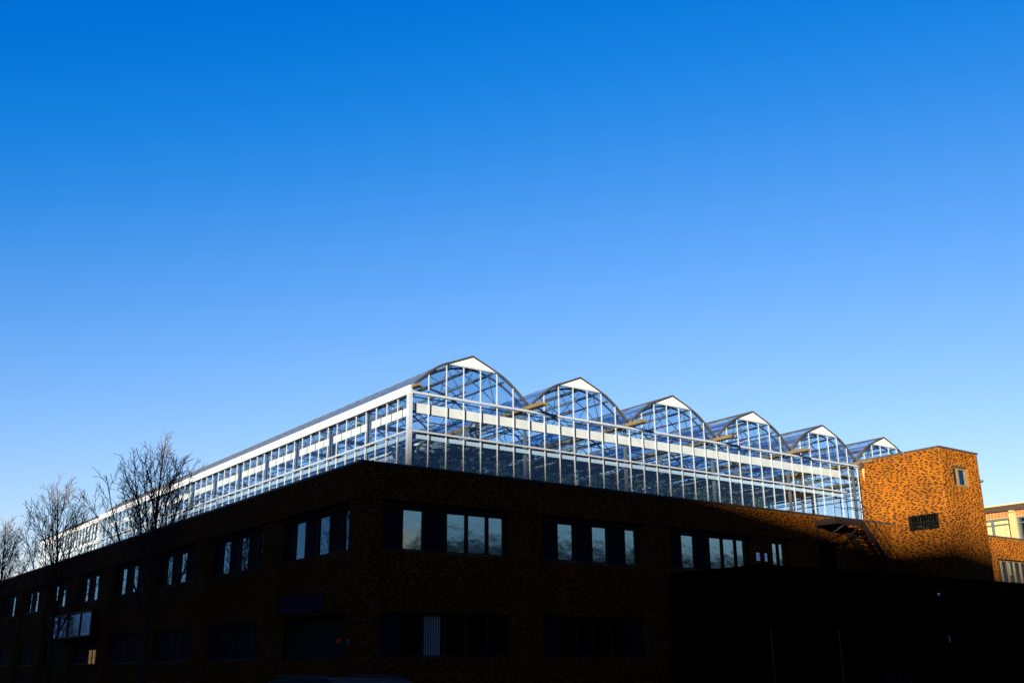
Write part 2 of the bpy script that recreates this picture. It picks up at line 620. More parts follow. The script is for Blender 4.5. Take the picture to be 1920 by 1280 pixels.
bld = thing('brick_building', 'long dark two storey brick building carrying the greenhouse on its roof', 'building', (0, 0, 0))
bricks = []
wall = MB()      # parapet backing
wall.box(FR, 0.0, XE, -0.45, 0.0, PB, HP - 0.06)
wall.box(FL, 0.45, YE, -0.45, 0.0, PB, HP - 0.06)
wall.build('parapet', 'mortar', bld)
cp = MB()
cp.box(FR, -0.05, XE, -0.50, 0.05, HP - 0.06, HP + 0.02)
cp.box(FL, 0.50, YE, -0.50, 0.05, HP - 0.06, HP + 0.02)
cp.build('coping', 'coping', bld)
bricks += brick_rows(FR, 0.0, XE, PB, HP - 0.06, 0.0, seed=3)
bricks += brick_rows(FL, 0.0, YE, PB, HP - 0.06, 0.0, seed=4)
MB().box(WF, 0.46, XE, 0.46, YE, 7.45, 7.6).build('roof_deck', 'roof', bld)
MB().box(WF, XE - 0.4, XE, 0.46, YE, 0, 7.44).box(WF, 0.46, XE - 0.41, YE - 0.4, YE, 0, 7.44).build('back_wall', 'block', bld)


def pier(F, a, b, z0=0.12, z1=PB, seed=7, groove=True, d=D_PIER):
    MB().box(F, a, b, D_WIN - 0.2, d, z0, z1).build('pier', 'mortar', bld)
    bricks.extend(brick_rows(F, a, b, z0, z1, d, seed=seed))


def window_unit(F, parent, a, b, z0, z1, kind, d=D_WIN, fr='frame', bar=0.045, sill=True):
    """one sash: frame (four bars), pane or blind panel, sill"""
    f = MB()
    f.box(F, a, a + bar, d - 0.06, d + 0.03, z0, z1).box(F, b - bar, b, d - 0.06, d + 0.03, z0, z1)
    f.box(F, a + bar, b - bar, d - 0.06, d + 0.03, z1 - bar, z1).box(F, a + bar, b - bar, d - 0.06, d + 0.03, z0, z0 + bar)
    w = f.build('window', fr, parent)
    if kind == 'panel':
        MB().box(F, a + bar, b - bar, d - 0.04, d - 0.01, z0 + bar, z1 - bar).build('panel', 'panel', w)
    else:
        MB().box(F, a + bar, b - bar, d - 0.03, d - 0.02, z0 + bar, z1 - bar).build('pane', {'mirror': 'win_mirror', 'blind': 'win_frost', 'slats': 'win_clear'}.get(kind, 'win'), w)
        if kind == 'blind':
            MB().box(F, a + bar, b - bar, d - 0.12, d - 0.11, z0 + bar, z1 - bar).build('blind', 'blind', w)
        if kind == 'slats':
            n = 8
            for k in range(n):
                u = a + bar + (b - a - 2 * bar) * (k + .1) / n
                MB().box(F, u, u + (b - a) / n * 0.55, d - 0.13, d - 0.12, z0 + bar, z1 - bar).build('blind_slat', 'slat_cloth', w)
    if sill:
        MB().box(F, a + 0.02, b - 0.02, d + 0.031, d + 0.10, z0 - 0.035, z0 + 0.012).build('sill', 'frame_pale' if kind in ('blind', 'slats') else 'frame', w)
    return w


def bay(F, a, b, kinds, low, seed):
    """upper and lower window bands between two piers with brick spandrels"""
    for (z0, z1) in ((0.12, 1.90), (3.32, 5.26)):
        MB().box(F, a, b, D_WIN - 0.15, D_SP, z0, z1).build('spandrel', 'mortar', bld)
        bricks.extend(brick_rows(F, a, b, z0, z1, D_SP, seed=seed + int(z0)))
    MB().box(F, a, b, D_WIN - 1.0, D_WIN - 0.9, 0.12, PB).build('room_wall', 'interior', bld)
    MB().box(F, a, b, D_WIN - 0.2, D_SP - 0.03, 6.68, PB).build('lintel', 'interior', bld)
    n = len(kinds)
    p = (b - a) / n
    for k, kd in enumerate(kinds):
        window_unit(F, bld, a + k * p + 0.01, a + (k + 1) * p - 0.01, 5.30, 6.67, kd)
        if low:
            window_unit(F, bld, a + k * p + 0.01, a + (k + 1) * p - 0.01, 1.94, 3.30, low[k])


P_, B_, G_, S_, W_ = 'panel', 'blind', 'mirror', 'slats', 'glass'
# street front: piers and bays along x
pier(FR, 0.07, 0.86, seed=21)
bay(FR, 0.86, 6.05, [P_, B_, P_, B_, B_, B_], [P_, W_, S_, W_, W_, W_], 31)
pier(FR, 6.05, 7.02, seed=22)
pier(FR, 7.08, 7.46, seed=23, d=D_PIER - 0.06)
bay(FR, 7.46, 12.45, [P_, B_, P_, B_, P_, B_], [P_, W_, W_, W_, W_, P_], 41)
pier(FR, 12.45, 13.53, seed=24)
pier(FR, 13.59, 13.86, seed=25, d=D_PIER - 0.06)
bay(FR, 13.86, 18.75, [P_, B_, P_, B_, B_, B_], [P_, P_, P_, P_, P_, P_], 51)
pier(FR, 18.75, 19.95, seed=26)
bay(FR, 19.95, 21.35, [B_, B_], [P_, P_], 61)
pier(FR, 21.35, 23.1, seed=27, d=-0.03)
# doorway under the fire escape
MB().box(FR, 23.1, 24.95, -1.3, -1.2, 0.12, PB).build('doorway_back', 'interior', bld)
MB().box(FR, 23.1, 24.95, -0.5, -0.03, 0.12, 4.97).build('spandrel', 'mortar', bld)
dr = MB().box(FR, 24.62, 24.68, -0.3, -0.2, 4.98, 6.2).box(FR, 24.86, 24.92, -0.3, -0.2, 4.98, 6.2).box(FR, 24.68, 24.86, -0.3, -0.2, 6.14, 6.2).build('door', 'frame_pale', bld)
MB().box(FR, 24.68, 24.86, -0.27, -0.25, 4.98, 6.14).build('pane', 'win', dr)
pier(FR, 24.95, 28.64, seed=28, d=-0.03)
# beyond the tower
pier(FR, 31.95, 38.0, seed=29, d=-0.03)
ww = 0.645
for (a, b) in ((38.0, 44.45), (45.9, 52.35)):
    MB().box(FR, a, b, D_WIN - 0.15, -0.03, 0.12, 5.30).build('spandrel', 'mortar', bld)
    bricks.extend(brick_rows(FR, a, b, 4.0, 5.30, -0.03, seed=71))
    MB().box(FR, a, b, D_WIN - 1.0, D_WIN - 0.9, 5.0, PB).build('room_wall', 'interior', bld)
    for k in range(10):
        w = window_unit(FR, bld, a + k * ww, a + (k + 1) * ww - 0.01, 5.34, PB - 0.01, W_, d=-0.25, fr='frame_pale', bar=0.06)
        if k % 3 == 2:
            MB().box(FR, a + k * ww + .07, a + (k + 1) * ww - .08, -0.42, -0.41, 6.1, PB - .08).build('blind', 'blind', w)
pier(FR, 44.45, 45.9, seed=33, d=-0.03)
pier(FR, 52.35, XE, seed=34, d=-0.03)

# side front: piers and bays along y
MB().box(FL, 0.57, 0.88, D_WIN - 0.2, D_PIER, 0.12, PB).build('pier', 'mortar', bld)
bricks.extend(brick_rows(FL, 0.07, 0.88, 0.12, PB, D_PIER, seed=81))
y = 0.88
k = 0
while y < YE - 7:
    kinds = [G_, P_, G_, P_, G_, P_]
    low = [P_] * 6
    if k == 5:
        low = [P_, P_, P_, P_, W_, W_]
    bay(FL, y, y + 5.72, kinds, low if k > 0 else None, 90 + 7 * k)
    pier(FL, y + 5.72, y + 7.07, seed=150 + k)
    y += 7.07
    k += 1
pier(FL, y, YE, seed=160)
# entrance recess in the first bay of the side front
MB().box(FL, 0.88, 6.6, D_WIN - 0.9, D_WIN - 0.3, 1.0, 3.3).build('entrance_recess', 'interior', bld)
MB().box(FL, 0.9, 1.2, D_WIN - 0.29, D_WIN - 0.2, 0.13, 3.3).build('door_jamb', 'frame', bld)

# nearest bricks as pieces of their own, the rest in one mesh
def px(b):
    F, a, c, d, za, zb, t, j = b
    if zb < 1.7:
        return 0
    p = F.p((a + c) / 2, d, (za + zb) / 2)
    v = p - CAM
    cosn = abs(v.normalized().dot(F.n))
    return (c - a) * (0.3 + 0.7 * cosn) / v.length


order = sorted(range(len(bricks)), key=lambda i: -px(bricks[i]))
pick = set(order[:300])
for i in order[:300]:
    single_brick(bricks[i], bld)
brick_mesh([b for i, b in enumerate(bricks) if i not in pick], 'brickwork', bld)

# ------------------------------------------------------------------ brick tower
TX0, TX1, TY0, TY1, TH = 28.66, 31.90, -3.03, 1.42, 11.31
tow = thing('brick_tower', 'tall windowed brick stair tower glowing orange beside the greenhouse end', 'tower', (TX0, TY0, 0))
TL = Frame((TX0, 0, 0), (0, 1, 0), (-1, 0, 0))
TR = Frame((TX0, TY0, 0), (1, 0, 0), (0, -1, 0))
opl = (-2.56, -1.01, 7.55, 8.26)
opr = (0.98, 2.20, 9.55, 10.52)
tb = []


def pierced(F, u0, u1, z0, z1, op, th, d=0.0):
    a, b, c, e = op
    m = MB()
    m.box(F, u0, a, d - th, d, z0, z1).box(F, b, u1, d - th, d, z0, z1)
    m.box(F, a, b, d - th, d, z0, c).box(F, a, b, d - th, d, e, z1)
    return m


pierced(TL, TY0 + 0.301, TY1, 0.12, TH - 0.05, opl, 0.3).build('wall', 'mortar', tow)
pierced(TR, 0.0, TX1 - TX0, 0.12, TH - 0.05, opr, 0.3).build('wall', 'mortar', tow)
MB().box(WF, TX0 + .301, TX1 - .001, TY1 - .3, TY1, .12, TH - .05).box(WF, TX1 - .3, TX1 - .001, TY0 + .301, TY1 - .301, .12, TH - .05).build('rear_wall', 'block', tow)
MB().box(WF, TX0 + .302, TX1 - .302, TY0 + .302, TY1 - .302, TH - .3, TH - .2).build('roof_deck', 'roof', tow)
MB().box(WF, TX0 - .06, TX1 + .05, TY0 - .06, TY0 + .34, TH - .05, TH + .03).box(WF, TX0 - .06, TX0 + .34, TY0 + .34, TY1, TH - .05, TH + .03).box(WF, TX1 - .34, TX1 + .05, TY0 + .34, TY1, TH - .05, TH + .03).build('coping', 'coping', tow)
tb += brick_rows(TL, TY0, TY1, 0.2, TH - 0.05, 0.0, [opl], seed=201)
tb += brick_rows(TR, 0, TX1 - TX0, 0.2, TH - 0.05, 0.0, [opr], seed=202)
brick_mesh(tb, 'brickwork', tow)
# barred window on the side face
a, b, c, e = opl
fw_ = MB()
fw_.box(TL, a, a + .06, -.2, .02, c, e).box(TL, b - .06, b, -.2, .02, c, e).box(TL, a + .06, b - .06, -.2, .02, e - .05, e).box(TL, a + .06, b - .06, -.2, .02, c, c + .05)
bw = fw_.build('barred_window', 'black_iron', tow)
MB().box(TL, a + .06, b - .06, -.16, -.15, c + .05, e - .05).build('pane', 'win', bw)
for k in range(11):
    u = a + .06 + (b - a - .12) * (k + .5) / 11
    MB().tube([TL.p(u, -.03, c + .05), TL.p(u, -.03, e - .05)], 0.016, 6).build('bar', 'black_iron', bw)
MB().box(TL, a + .06, b - .06, -.028, -.012, (c + e) / 2 - .02, (c + e) / 2 + .02).build('cross_bar', 'black_iron', bw)
for k in range(3):
    u = a + .16 + k * .52
    MB().box(TL, u, u + .08, -.26, -.25, c + .06, e - .1 - .12 * k).build('curtain_strip', 'frame_pale', bw)
MB().box(TL, a, b, -1.0, -.9, c - .3, e + .3).build('room_wall', 'interior', tow)
# two-light window on the front face
a, b, c, e = opr
m_ = (a + b) / 2 - .1
window_unit(TR, tow, a, m_, c + .02, e - .06, W_, d=-.12, fr='frame_pale', bar=.06, sill=False)
window_unit(TR, tow, m_, b, c + .02, e - .06, G_, d=-.12, fr='frame_pale', bar=.09, sill=True)
MB().box(TR, a, b, -.3, -.02, e - .058, e - .002).build('lintel', 'coping', tow)
MB().box(TR, a, b, -1.0, -.9, c - .3, e + .3).build('room_wall', 'interior', tow)
# scupper with lime stain
MB().box(TL, 1.08, 1.24, .012, .12, 10.92, 11.2).build('scupper', 'rust', tow)
MB().prism([TL.p(1.08, .0125, 10.9), TL.p(1.22, .0125, 10.9), TL.p(1.2, .0125, 10.5), TL.p(1.15, .0125, 10.3), TL.p(1.12, .0125, 10.55)], TL.n * .006).build('stain', 'stain', tow)
lt = thing('wall_lamp', 'small grey lamp sticking out from the far edge of the brick tower', 'lamp', (TX1, -2.9, 9.95))
MB().tube([(TX1, -2.9, 10.0), (TX1 + .22, -2.9, 10.02)], .025).build('arm', 'galv', lt)
MB().box(WF, TX1 + .16, TX1 + .36, -3.0, -2.8, 9.96, 10.06).build('lamp_head', 'galv', lt)

# ------------------------------------------------------------------ greenhouse
GX = [2.65, 8.0, 13.25, 18.5, 23.65, 28.68, 33.75]
GY0, GY1 = 1.52, 41.2
ZE, ZV, ZA, ZR, ZB = 11.27, 12.43, 12.84, 9.65, 7.6
gh = thing('greenhouse', 'long glass greenhouse with six arched gables on the brick building roof', 'greenhouse', (GX[0], GY0, ZB))
FG = Frame((0, GY0, 0), (1, 0, 0), (0, -1, 0))
FS = Frame((GX[0], 0, 0), (0, 1, 0), (-1, 0, 0))


def prof(a, b, x):
    """height of the curved roof over a bay, without the ridge vent"""
    m = (a + b) / 2
    w = (b - a) / 2 - 1.0
    s = min(x - a, b - x) / w
    if s >= 1:
        return ZV
    s = max(s, 0)
    return ZE + (ZV - ZE) * math.sin(1.25 * s) / math.sin(1.25)


# front mullions, panes and rails
um = bpy.data.meshes.new('mullion')
_m = MB().box(WF, -.016, .016, -.012, .022, 0, 1)
um.from_pydata(_m.v, [], _m.f)
um.materials.append(M['bar_grey'])
up = bpy.data.meshes.new('pane')
_m = MB().box(WF, 0, 1, 0, .006, 0, 1)
up.from_pydata(_m.v, [], _m.f)
up.materials.append(M['pane'])


def front_pane(u0, u1, z0, z1):
    return inst('pane', up, gh, (u0, GY0 + .03, z0), (u1 - u0, 1, z1 - z0))


for bi in range(6):
    a, b = GX[bi], GX[bi + 1]
    for k in range(7):
        u0, u1 = a + (b - a) * k / 7, a + (b - a) * (k + 1) / 7
        if k > 0:
            zt = prof(a, b, u0) - .04
            inst('mullion', um, gh, (u0, GY0, 7.7), (1, 1, zt - 7.7))
        elif bi > 0:
            inst('mullion', um, gh, (u0, GY0, 7.7), (1.2, 1, ZE - .12 - 7.7))
        front_pane(u0 + .028, u1 - .028, 7.75, ZR - .03)
        front_pane(u0 + .028, u1 - .028, ZR + .05, 11.02)
        # glass under the arch
        pts = [(u0 + .028, 11.10)]
        pts.append((u1 - .028, 11.10))
        n = 4
        for q in range(n + 1):
            x = u1 - .028 - (u1 - u0 - .056) * q / n
            pts.append((x, prof(a, b, x) - .05))
        MB().prism([FG.p(x, -.036, z) for x, z in pts], (0, .006, 0)).build('pane', 'pane', gh)
    # arch edge profile, vent gable, ridge
    for sgn in (0, 1):
        ap = []
        for q in range(11):
            x = a + ((b - a) / 2 - 1.0) * q / 10
            xx = x if sgn == 0 else a + b - x
            ap.append((xx, GY0 - .01, prof(a, b, x)))
        MB().tube(ap, .05, 6).build('gable_arch', 'dark_steel', gh, smooth=True)
    m = (a + b) / 2
    MB().prism([FG.p(m - 1.0, .02, ZV + .0), FG.p(m + 1.0, .02, ZV + .0), FG.p(m, .02, ZA - .03)], (0, .05, 0)).build('vent_gable', 'gable_white', gh)
    MB().box(FG, m - 1.04, m + 1.04, -.06, .03, ZV - .075, ZV - .002).build('vent_sill', 'alum', gh)
    for sx in (-1, 1):
        MB().bar(FG.p(m + sx * 1.08, .02, ZV - .02), FG.p(m, .02, ZA + .01), .09, .055).build('vent_barge', 'dark_steel', gh)
    # vent roof leaves
    for sx in (-1, 1):
        p0, p1 = Vector((m + sx * 1.08, GY0, ZV - .0)), Vector((m, GY0, ZA))
        MB().prism([p0, p1, p1 + Vector((0, 0, -.012)), p0 + Vector((0, 0, -.012))], (0, GY1 - GY0, 0)).build('vent_leaf', 'pane_roof', gh)
        bars = MB()
        for q in range(26):
            yy = GY0 + .02 + q * (GY1 - GY0 - .04) / 25
            bars.bar(p0 + Vector((0, yy - GY0, .012)), p1 + Vector((0, yy - GY0, .012)), .03, .022)
        bars.build('vent_glazing_bars', 'galv', gh, kind='stuff')
    MB().bar((m, GY0 - .03, ZA + .01), (m, GY1, ZA + .01), .07, .05).build('ridge_cap', 'dark_steel', gh)

# front rails
MB().tube([(GX[0] + .05, GY0 - .06, 11.06), (28.8, GY0 - .06, 11.06)], .052, 10).build('eave_rail', 'bar_grey', gh)
MB().tube([(GX[0] + .05, GY0 - .05, ZR), (27.5, GY0 - .05, ZR)], .04, 10).build('lower_rail', 'bar_grey', gh)
MB().box(FG, GX[0] + .1, 27.5, -.20, -.13, ZR - .22, ZR - .055).build('inner_beam', 'white', gh)
# corner post
cpst = MB()
cpst.box(WF, GX[0] - .05, GX[0] + .04, GY0 - .09, GY0 - .03, 7.65, 11.2).box(WF, GX[0] - .09, GX[0] - .061, GY0 - .06, GY0 + .12, 7.65, 11.2)
cpst.build('corner_post', 'alum', gh)
bo = MB()
for k in range(16):
    z = 8.2 + k * .19
    for (dx, dy) in ((-.04, -.095), (.04, -.095)):
        bo.box(WF, GX[0] + dx - .006, GX[0] + dx + .006, GY0 + dy - .005, GY0 + dy + .005, z, z + .012)
bo.build('corner_rivets', 'dark_steel', gh, kind='stuff')

# gutters with their outlets standing forward of the gables
for k, x in enumerate(GX):
    g = MB()
    if k == 0:
        g.box(WF, x - .03, x + .15, GY0 - .55, GY1, 11.19, 11.22).box(WF, x + .13, x + .15, GY0 - .55, GY1, 11.221, 11.29).box(WF, x - .03, x - .01, GY0 - .55, GY0 - .02, 11.221, 11.29)
    else:
        g.box(WF, x - .14, x + .14, GY0 - 1.0, GY1, 11.13, 11.16).box(WF, x - .14, x - .12, GY0 - 1.0, GY1, 11.161, 11.27).box(WF, x + .12, x + .14, GY0 - 1.0, GY1, 11.161, 11.27)
    gg = g.build('gutter', 'gutter', gh)
    if k == 3:
        MB().tube([(x, GY0 - 1.02, 11.2), (x, GY0 - 1.12, 11.2), (x, GY0 - 1.17, 11.08)], .085, 10).build('outlet', 'dark_steel', gg, smooth=True)

# side wall: mullions, panes, rails, white fascia
NS = 49
PS = (GY1 - GY0 - .1) / NS
us = bpy.data.meshes.new('mullion')
_m = MB().box(WF, -.010, .022, -.014, .014, 0, 1)
us.from_pydata(_m.v, [], _m.f)
us.materials.append(M['bar_grey'])
ups = bpy.data.meshes.new('pane')
_m = MB().box(WF, 0, .006, 0, 1, 0, 1)
ups.from_pydata(_m.v, [], _m.f)
ups.materials.append(M['pane'])
for k in range(NS + 1):
    yy = GY0 + .1 + k * PS
    if k:
        inst('mullion', us, gh, (GX[0], yy, 7.65), (1, 1, 10.99 - 7.65))
    if k < NS:
        inst('pane', ups, gh, (GX[0] + .03, yy + .026, 7.7), (1, PS - .052, ZR - .03 - 7.7))
        inst('pane', ups, gh, (GX[0] + .03, yy + .026, ZR + .05), (1, PS - .052, 10.97 - ZR - .05))
MB().box(WF, GX[0] - .10, GX[0] - .03, GY0 - .1, GY1, 10.99, 11.30).build('fascia', 'white', gh)
MB().tube([(GX[0] - .05, GY0, ZR), (GX[0] - .05, GY1, ZR)], .04, 10).build('lower_rail', 'alum', gh)
MB().box(WF, GX[0] + .13, GX[0] + .20, GY0 + .3, GY1 - .2, ZR - .22, ZR - .055).build('inner_beam', 'alum', gh)

# roof glazing: the slope over the side wall pane by pane, the others in one part
def slope_pts(a, b, left, n=5):
    w = (b - a) / 2 - 1.0
    out = []
    for q in range(n + 1):
        x = a + .06 + (w - .06) * q / n
        out.append((x if left else a + b - x, prof(a, b, x) + .005))
    return out


rm = MB()
sp = slope_pts(GX[0], GX[1], True)
for q in range(5):
    (x0, z0), (x1, z1) = sp[q], sp[q + 1]
    rm.prism([(x0, 0, z0), (x1, 0, z1), (x1, 0, z1 - .008), (x0, 0, z0 - .008)], (0, PS - .04, 0))
rme = bpy.data.meshes.new('roof_pane')
rme.from_pydata(rm.v, [], rm.f)
rme.materials.append(M['pane_roof'])
for k in range(NS):
    inst('roof_pane', rme, gh, (0, GY0 + .12 + k * PS, 0))
rb = MB()
for k in range(NS + 1):
    yy = GY0 + .1 + k * PS
    rb.tube([(x, yy, z + .01) for x, z in sp], .020, 4)
rb.build('roof_glazing_bars', 'galv', gh, kind='stuff')
rest = MB()
rbar = MB()
for bi in range(6):
    for left in (True, False):
        if bi == 0 and left:
            continue
        q_ = slope_pts(GX[bi], GX[bi + 1], left)
        for q in range(5):
            (x0, z0), (x1, z1) = q_[q], q_[q + 1]
            rest.prism([(x0, GY0, z0), (x1, GY0, z1), (x1, GY0, z1 - .008), (x0, GY0, z0 - .008)], (0, GY1 - GY0, 0))
        for k in range(0, NS + 1, 2):
            yy = GY0 + .1 + k * PS
            rbar.tube([(x, yy, z + .01) for x, z in q_], .02, 4)
rest.build('roof_glazing', 'pane_roof', gh, kind='stuff')
rbar.build('valley_glazing_bars', 'galv', gh, kind='stuff')
# far walls of the greenhouse
bw_ = MB()
fwm = MB()
for bi in range(6):
    a, b = GX[bi], GX[bi + 1]
    pts = [(a + .05, 7.7), (b - .05, 7.7)] + [(b - .05 - (b - a - .1) * q / 12, prof(a, b, b - .05 - (b - a - .1) * q / 12) - .05) for q in range(13)]
    bw_.prism([(x, GY1, z) for x, z in pts], (0, .006, 0))
    for k in range(7):
        x = a + (b - a) * k / 7
        fwm.box(WF, x - .025, x + .025, GY1 - .06, GY1 - .005, 7.65, prof(a, b, x) - .05)
bw_.box(WF, GX[6], GX[6] + .006, GY0, GY1, 7.7, 11.2)
for k in range(0, NS, 2):
    yy = GY0 + k * PS
    fwm.box(WF, GX[6] - .06, GX[6] - .005, yy - .025, yy + .025, 7.65, 11.2)
bw_.build('far_glazing', 'pane', gh, kind='stuff')
fwm.build('far_mullions', 'alum', gh, kind='stuff')

# structure inside: posts, lattice girders, arches, purlins
PY = [GY0 + .3 + 3.24 * k for k in range(13)]
upo = bpy.data.meshes.new('post')
_m = MB().box(WF, -.055, .055, -.055, .055, 0, 1)
upo.from_pydata(_m.v, [], _m.f)
upo.materials.append(M['galv'])
for gi, x in enumerate(GX):
    for yy in PY:
        if gi == 0 and yy < GY0 + 1:
            continue
        inst('post', upo, gh, (x + (.24 if gi == 0 else 0), yy, 7.6), (1, 1, 3.5))
    xo = x + (.24 if gi == 0 else (-.24 if gi == 6 else 0))
    g = MB()
    g.bar((xo, GY0 + .2, 11.04), (xo, GY1 - .2, 11.04), .05)
    g.bar((xo, GY0 + .2, 10.74), (xo, GY1 - .2, 10.74), .045)
    n = int((GY1 - GY0 - .4) / .42)
    for q in range(n):
        ya = GY0 + .2 + q * .42
        g.bar((xo, ya, 10.74 if q % 2 else 11.04), (xo, ya + .42, 11.04 if q % 2 else 10.74), .022)
    g.build('lattice_girder', 'galv', gh)


def arch_mesh(a, b):
    g = MB()
    pts = []
    for q in range(17):
        x = a + .1 + (b - a - .2) * q / 16
        t = (x - (a + b) / 2) / ((b - a) / 2)
        z = ZE - .1 + (ZV - ZE + .08) * (1 - abs(t) ** 2.1)
        pts.append((x, 0, z))
    g.tube(pts, .042, 6)
    m = (a + b) / 2
    g.bar((a + .1, 0, 11.0), (b - .1, 0, 11.0), .035)
    g.bar((m - 1.3, 0, 11.0), (m - .95, 0, pts[5][2]), .022)
    g.bar((m + 1.3, 0, 11.0), (m + .95, 0, pts[11][2]), .022)
    g.bar((m, 0, 11.0), (m - .9, 0, pts[5][2]), .018)
    g.bar((m, 0, 11.0), (m + .9, 0, pts[11][2]), .018)
    me = bpy.data.meshes.new('arch')
    me.from_pydata(g.v, [], g.f)
    me.materials.append(M['dark_steel'])
    return me


for bi in range(6):
    a, b = GX[bi], GX[bi + 1]
    me = arch_mesh(a, b)
    for k, yy in enumerate(PY):
        inst('arch', me, gh, (0, yy, 0))
    m = (a + b) / 2
    MB().bar((m, GY0 + .1, ZV - .08), (m, GY1 - .1, ZV - .08), .07, .11).build('ridge_purlin', 'dark_steel', gh)
    for sx in (-1, 1):
        xx = m + sx * 1.55
        MB().bar((xx, GY0 + .1, prof(a, b, xx) - .08), (xx, GY1 - .1, prof(a, b, xx) - .08), .04, .06).build('purlin', 'dark_steel', gh)
        xx = m + sx * 1.0
        MB().bar((xx, GY0 + .1, ZV - .1), (xx, GY1 - .1, ZV - .1), .05, .08).build('vent_purlin', 'galv', gh)
    # vent drive shaft with red motor end
    MB().tube([(m + .35, GY0 + 1.2, 11.72), (m + .35, GY1 - 1, 11.72)], .028, 6).build('drive_shaft', 'dark_steel', gh)
    MB().tube([(m + .35, GY0 + 1.0, 11.72), (m + .35, GY0 + 1.2, 11.72)], .05, 8).build('shaft_end', 'red', gh)
    # wind braces near the front
    br = MB()
    br.bar((a + .2, GY0 + .3, 11.2), (m - .2, PY[2], ZV - .15), .02)
    br.bar((a + .2, PY[2], 11.2), (m - .2, GY0 + .3, ZV - .15), .02)
    br.bar((b - .2, GY0 + .3, 11.2), (m + .2, PY[2], ZV - .15), .02)
    br.bar((b - .2, PY[2], 11.2), (m + .2, GY0 + .3, ZV - .15), .02)
    br.build('wind_brace', 'galv', gh)
    # heating pipes and lamp rails hung across the bay
    for j, zz in enumerate((10.45, 10.15)):
        for q in (0.22, 0.5, 0.78):
            xx = a + (b - a) * (q + .05 * j)
            MB().tube([(xx, GY0 + .6, zz), (xx, GY1 - .6, zz)], .035 if j else .022, 6).build('heating_pipe', 'galv', gh)
    # folded screens lying across the bay, and screens added further back to darken the lower panes
    for k in range(len(PY) - 1):
        yy = PY[k] + 1.1
        MB().box(WF, a + .3, b - .3, yy, yy + .45, 10.82, 10.90).build('folded_screen', 'screen', gh)
    if bi > 0:
        MB().box(WF, a + .2, b - .2, GY0 + 5.5, GY1 - 1, 10.905, 10.912).build('pane_darkening_screen', 'screen', gh)

# white roller band inside the glass
MB().box(WF, GX[0] + .3, 27.45, GY0 + .14, GY0 + .20, 10.38, 10.74).build('roller_band', 'curtain', gh)
MB().box(WF, GX[0] + .36, GX[0] + .44, GY0 + .6, GY1 - .6, 10.40, 10.72).build('roller_band', 'curtain', gh)
# dark air duct along the first bay
MB().tube([(5.4, GY0 + 3.5, 10.1), (5.4, GY1 - 1, 10.1)], .24, 12).build('air_duct', 'duct', gh, smooth=True)
# glazed end bay by the tower with a door
for x in (27.5, 28.1, 28.75):
    MB().box(FG, x - .02, x + .02, .022, .05, 8.0, 9.9).build('door_stile', 'dark_steel', gh)
MB().box(FG, 27.52, 28.73, .024, .045, 8.9, 8.95).build('door_rail', 'dark_steel', gh)

# ------------------------------------------------------------------ things inside the greenhouse
def bench(x0, x1, y0, y1, label):
    t = thing('plant_bench', label, 'bench', (x0, y0, 7.6))
    MB().box(WF, x0, x1, y0, y1, 8.28, 8.33).build('bench_top', 'bench', t)
    for (x, y) in ((x0 + .05, y0 + .05), (x1 - .05, y0 + .05), (x0 + .05, y1 - .05), (x1 - .05, y1 - .05)):
        MB().box(WF, x - .03, x + .03, y - .03, y + .03, 7.6, 8.28).build('leg', 'galv', t)


def leafy(x, y, h, w, label, group, leaf='leaf', n=170, seed=1, broad=.16):
    rr = random.Random(seed)
    t = thing('leafy_plant', label, 'plant', (x, y, 8.33), group)
    MB().tube([(x, y, 8.33), (x, y, 8.52)], [.13, .17], 10).build('pot', 'pot', t)
    st = MB()
    lv = MB()
    for k in range(7):
        a = rr.random() * 6.283
        r = w * rr.uniform(.25, .9)
        top = Vector((x + math.cos(a) * r, y + math.sin(a) * r, 8.5 + h * rr.uniform(.6, 1)))
        st.tube([(x, y, 8.5), ((x + top.x) / 2 + rr.uniform(-.05, .05), (y + top.y) / 2, 8.5 + h * .5), top], [.018, .013, .006], 4)
        for q in range(n // 7):
            s = rr.uniform(.25, 1.0)
            c = Vector((x, y, 8.5)).lerp(top, s) + Vector((rr.gauss(0, .12), rr.gauss(0, .12), rr.gauss(0, .08)))
            d = Vector((rr.gauss(0, 1), rr.gauss(0, 1), rr.gauss(-.2, .6))).normalized()
            e = d.orthogonal().normalized()
            l = broad * rr.uniform(.7, 1.4)
            nn = d.cross(e) * l * .12
            lv.quad(c, c + d * l * .45 + e * l * .35 + nn, c + d * l, c + d * l * .45 - e * l * .35 + nn)
    st.build('stem', 'bark', t)
    lv.build('foliage', leaf, t)


bench(2.95, 8.0, 2.2, 4.0, 'plant bench behind the glass nearest the greenhouse corner')
bench(8.4, 13.1, 2.2, 4.0, 'plant bench behind the glass under the second gable')
bench(13.5, 18.2, 2.2, 4.0, 'plant bench behind the glass under the third gable')
bench(18.7, 23.4, 2.2, 4.0, 'plant bench behind the glass under the fourth gable')
gs = ['first', 'second', 'third', 'fourth']
kk = 0
for gi, xs in enumerate(([3.4, 4.15, 5.0, 5.9, 6.7, 7.5], [8.8, 9.7, 10.5, 11.4, 12.3], [13.9, 14.8, 15.8, 16.7, 17.6], [19.0, 19.8, 20.9, 21.8, 22.8])):
    for xi, x in enumerate(xs):
        kk += 1
        leafy(x, 2.7 + .9 * rng.random(), (1.25 if gi == 0 else 1.0) * rng.uniform(.75, 1.1), .42, 'leafy potted plant behind the lower glass under the %s gable, %s from its left' % (gs[gi], ['first', 'second', 'third', 'fourth', 'fifth', 'sixth'][xi]),
              'potted plants under the %s gable' % gs[gi], leaf='leaf' if gi < 2 else ('leaf_b' if kk % 2 else 'leaf'), seed=300 + kk, broad=.30 if gi < 2 else .19, n=105 if gi < 2 else 150)

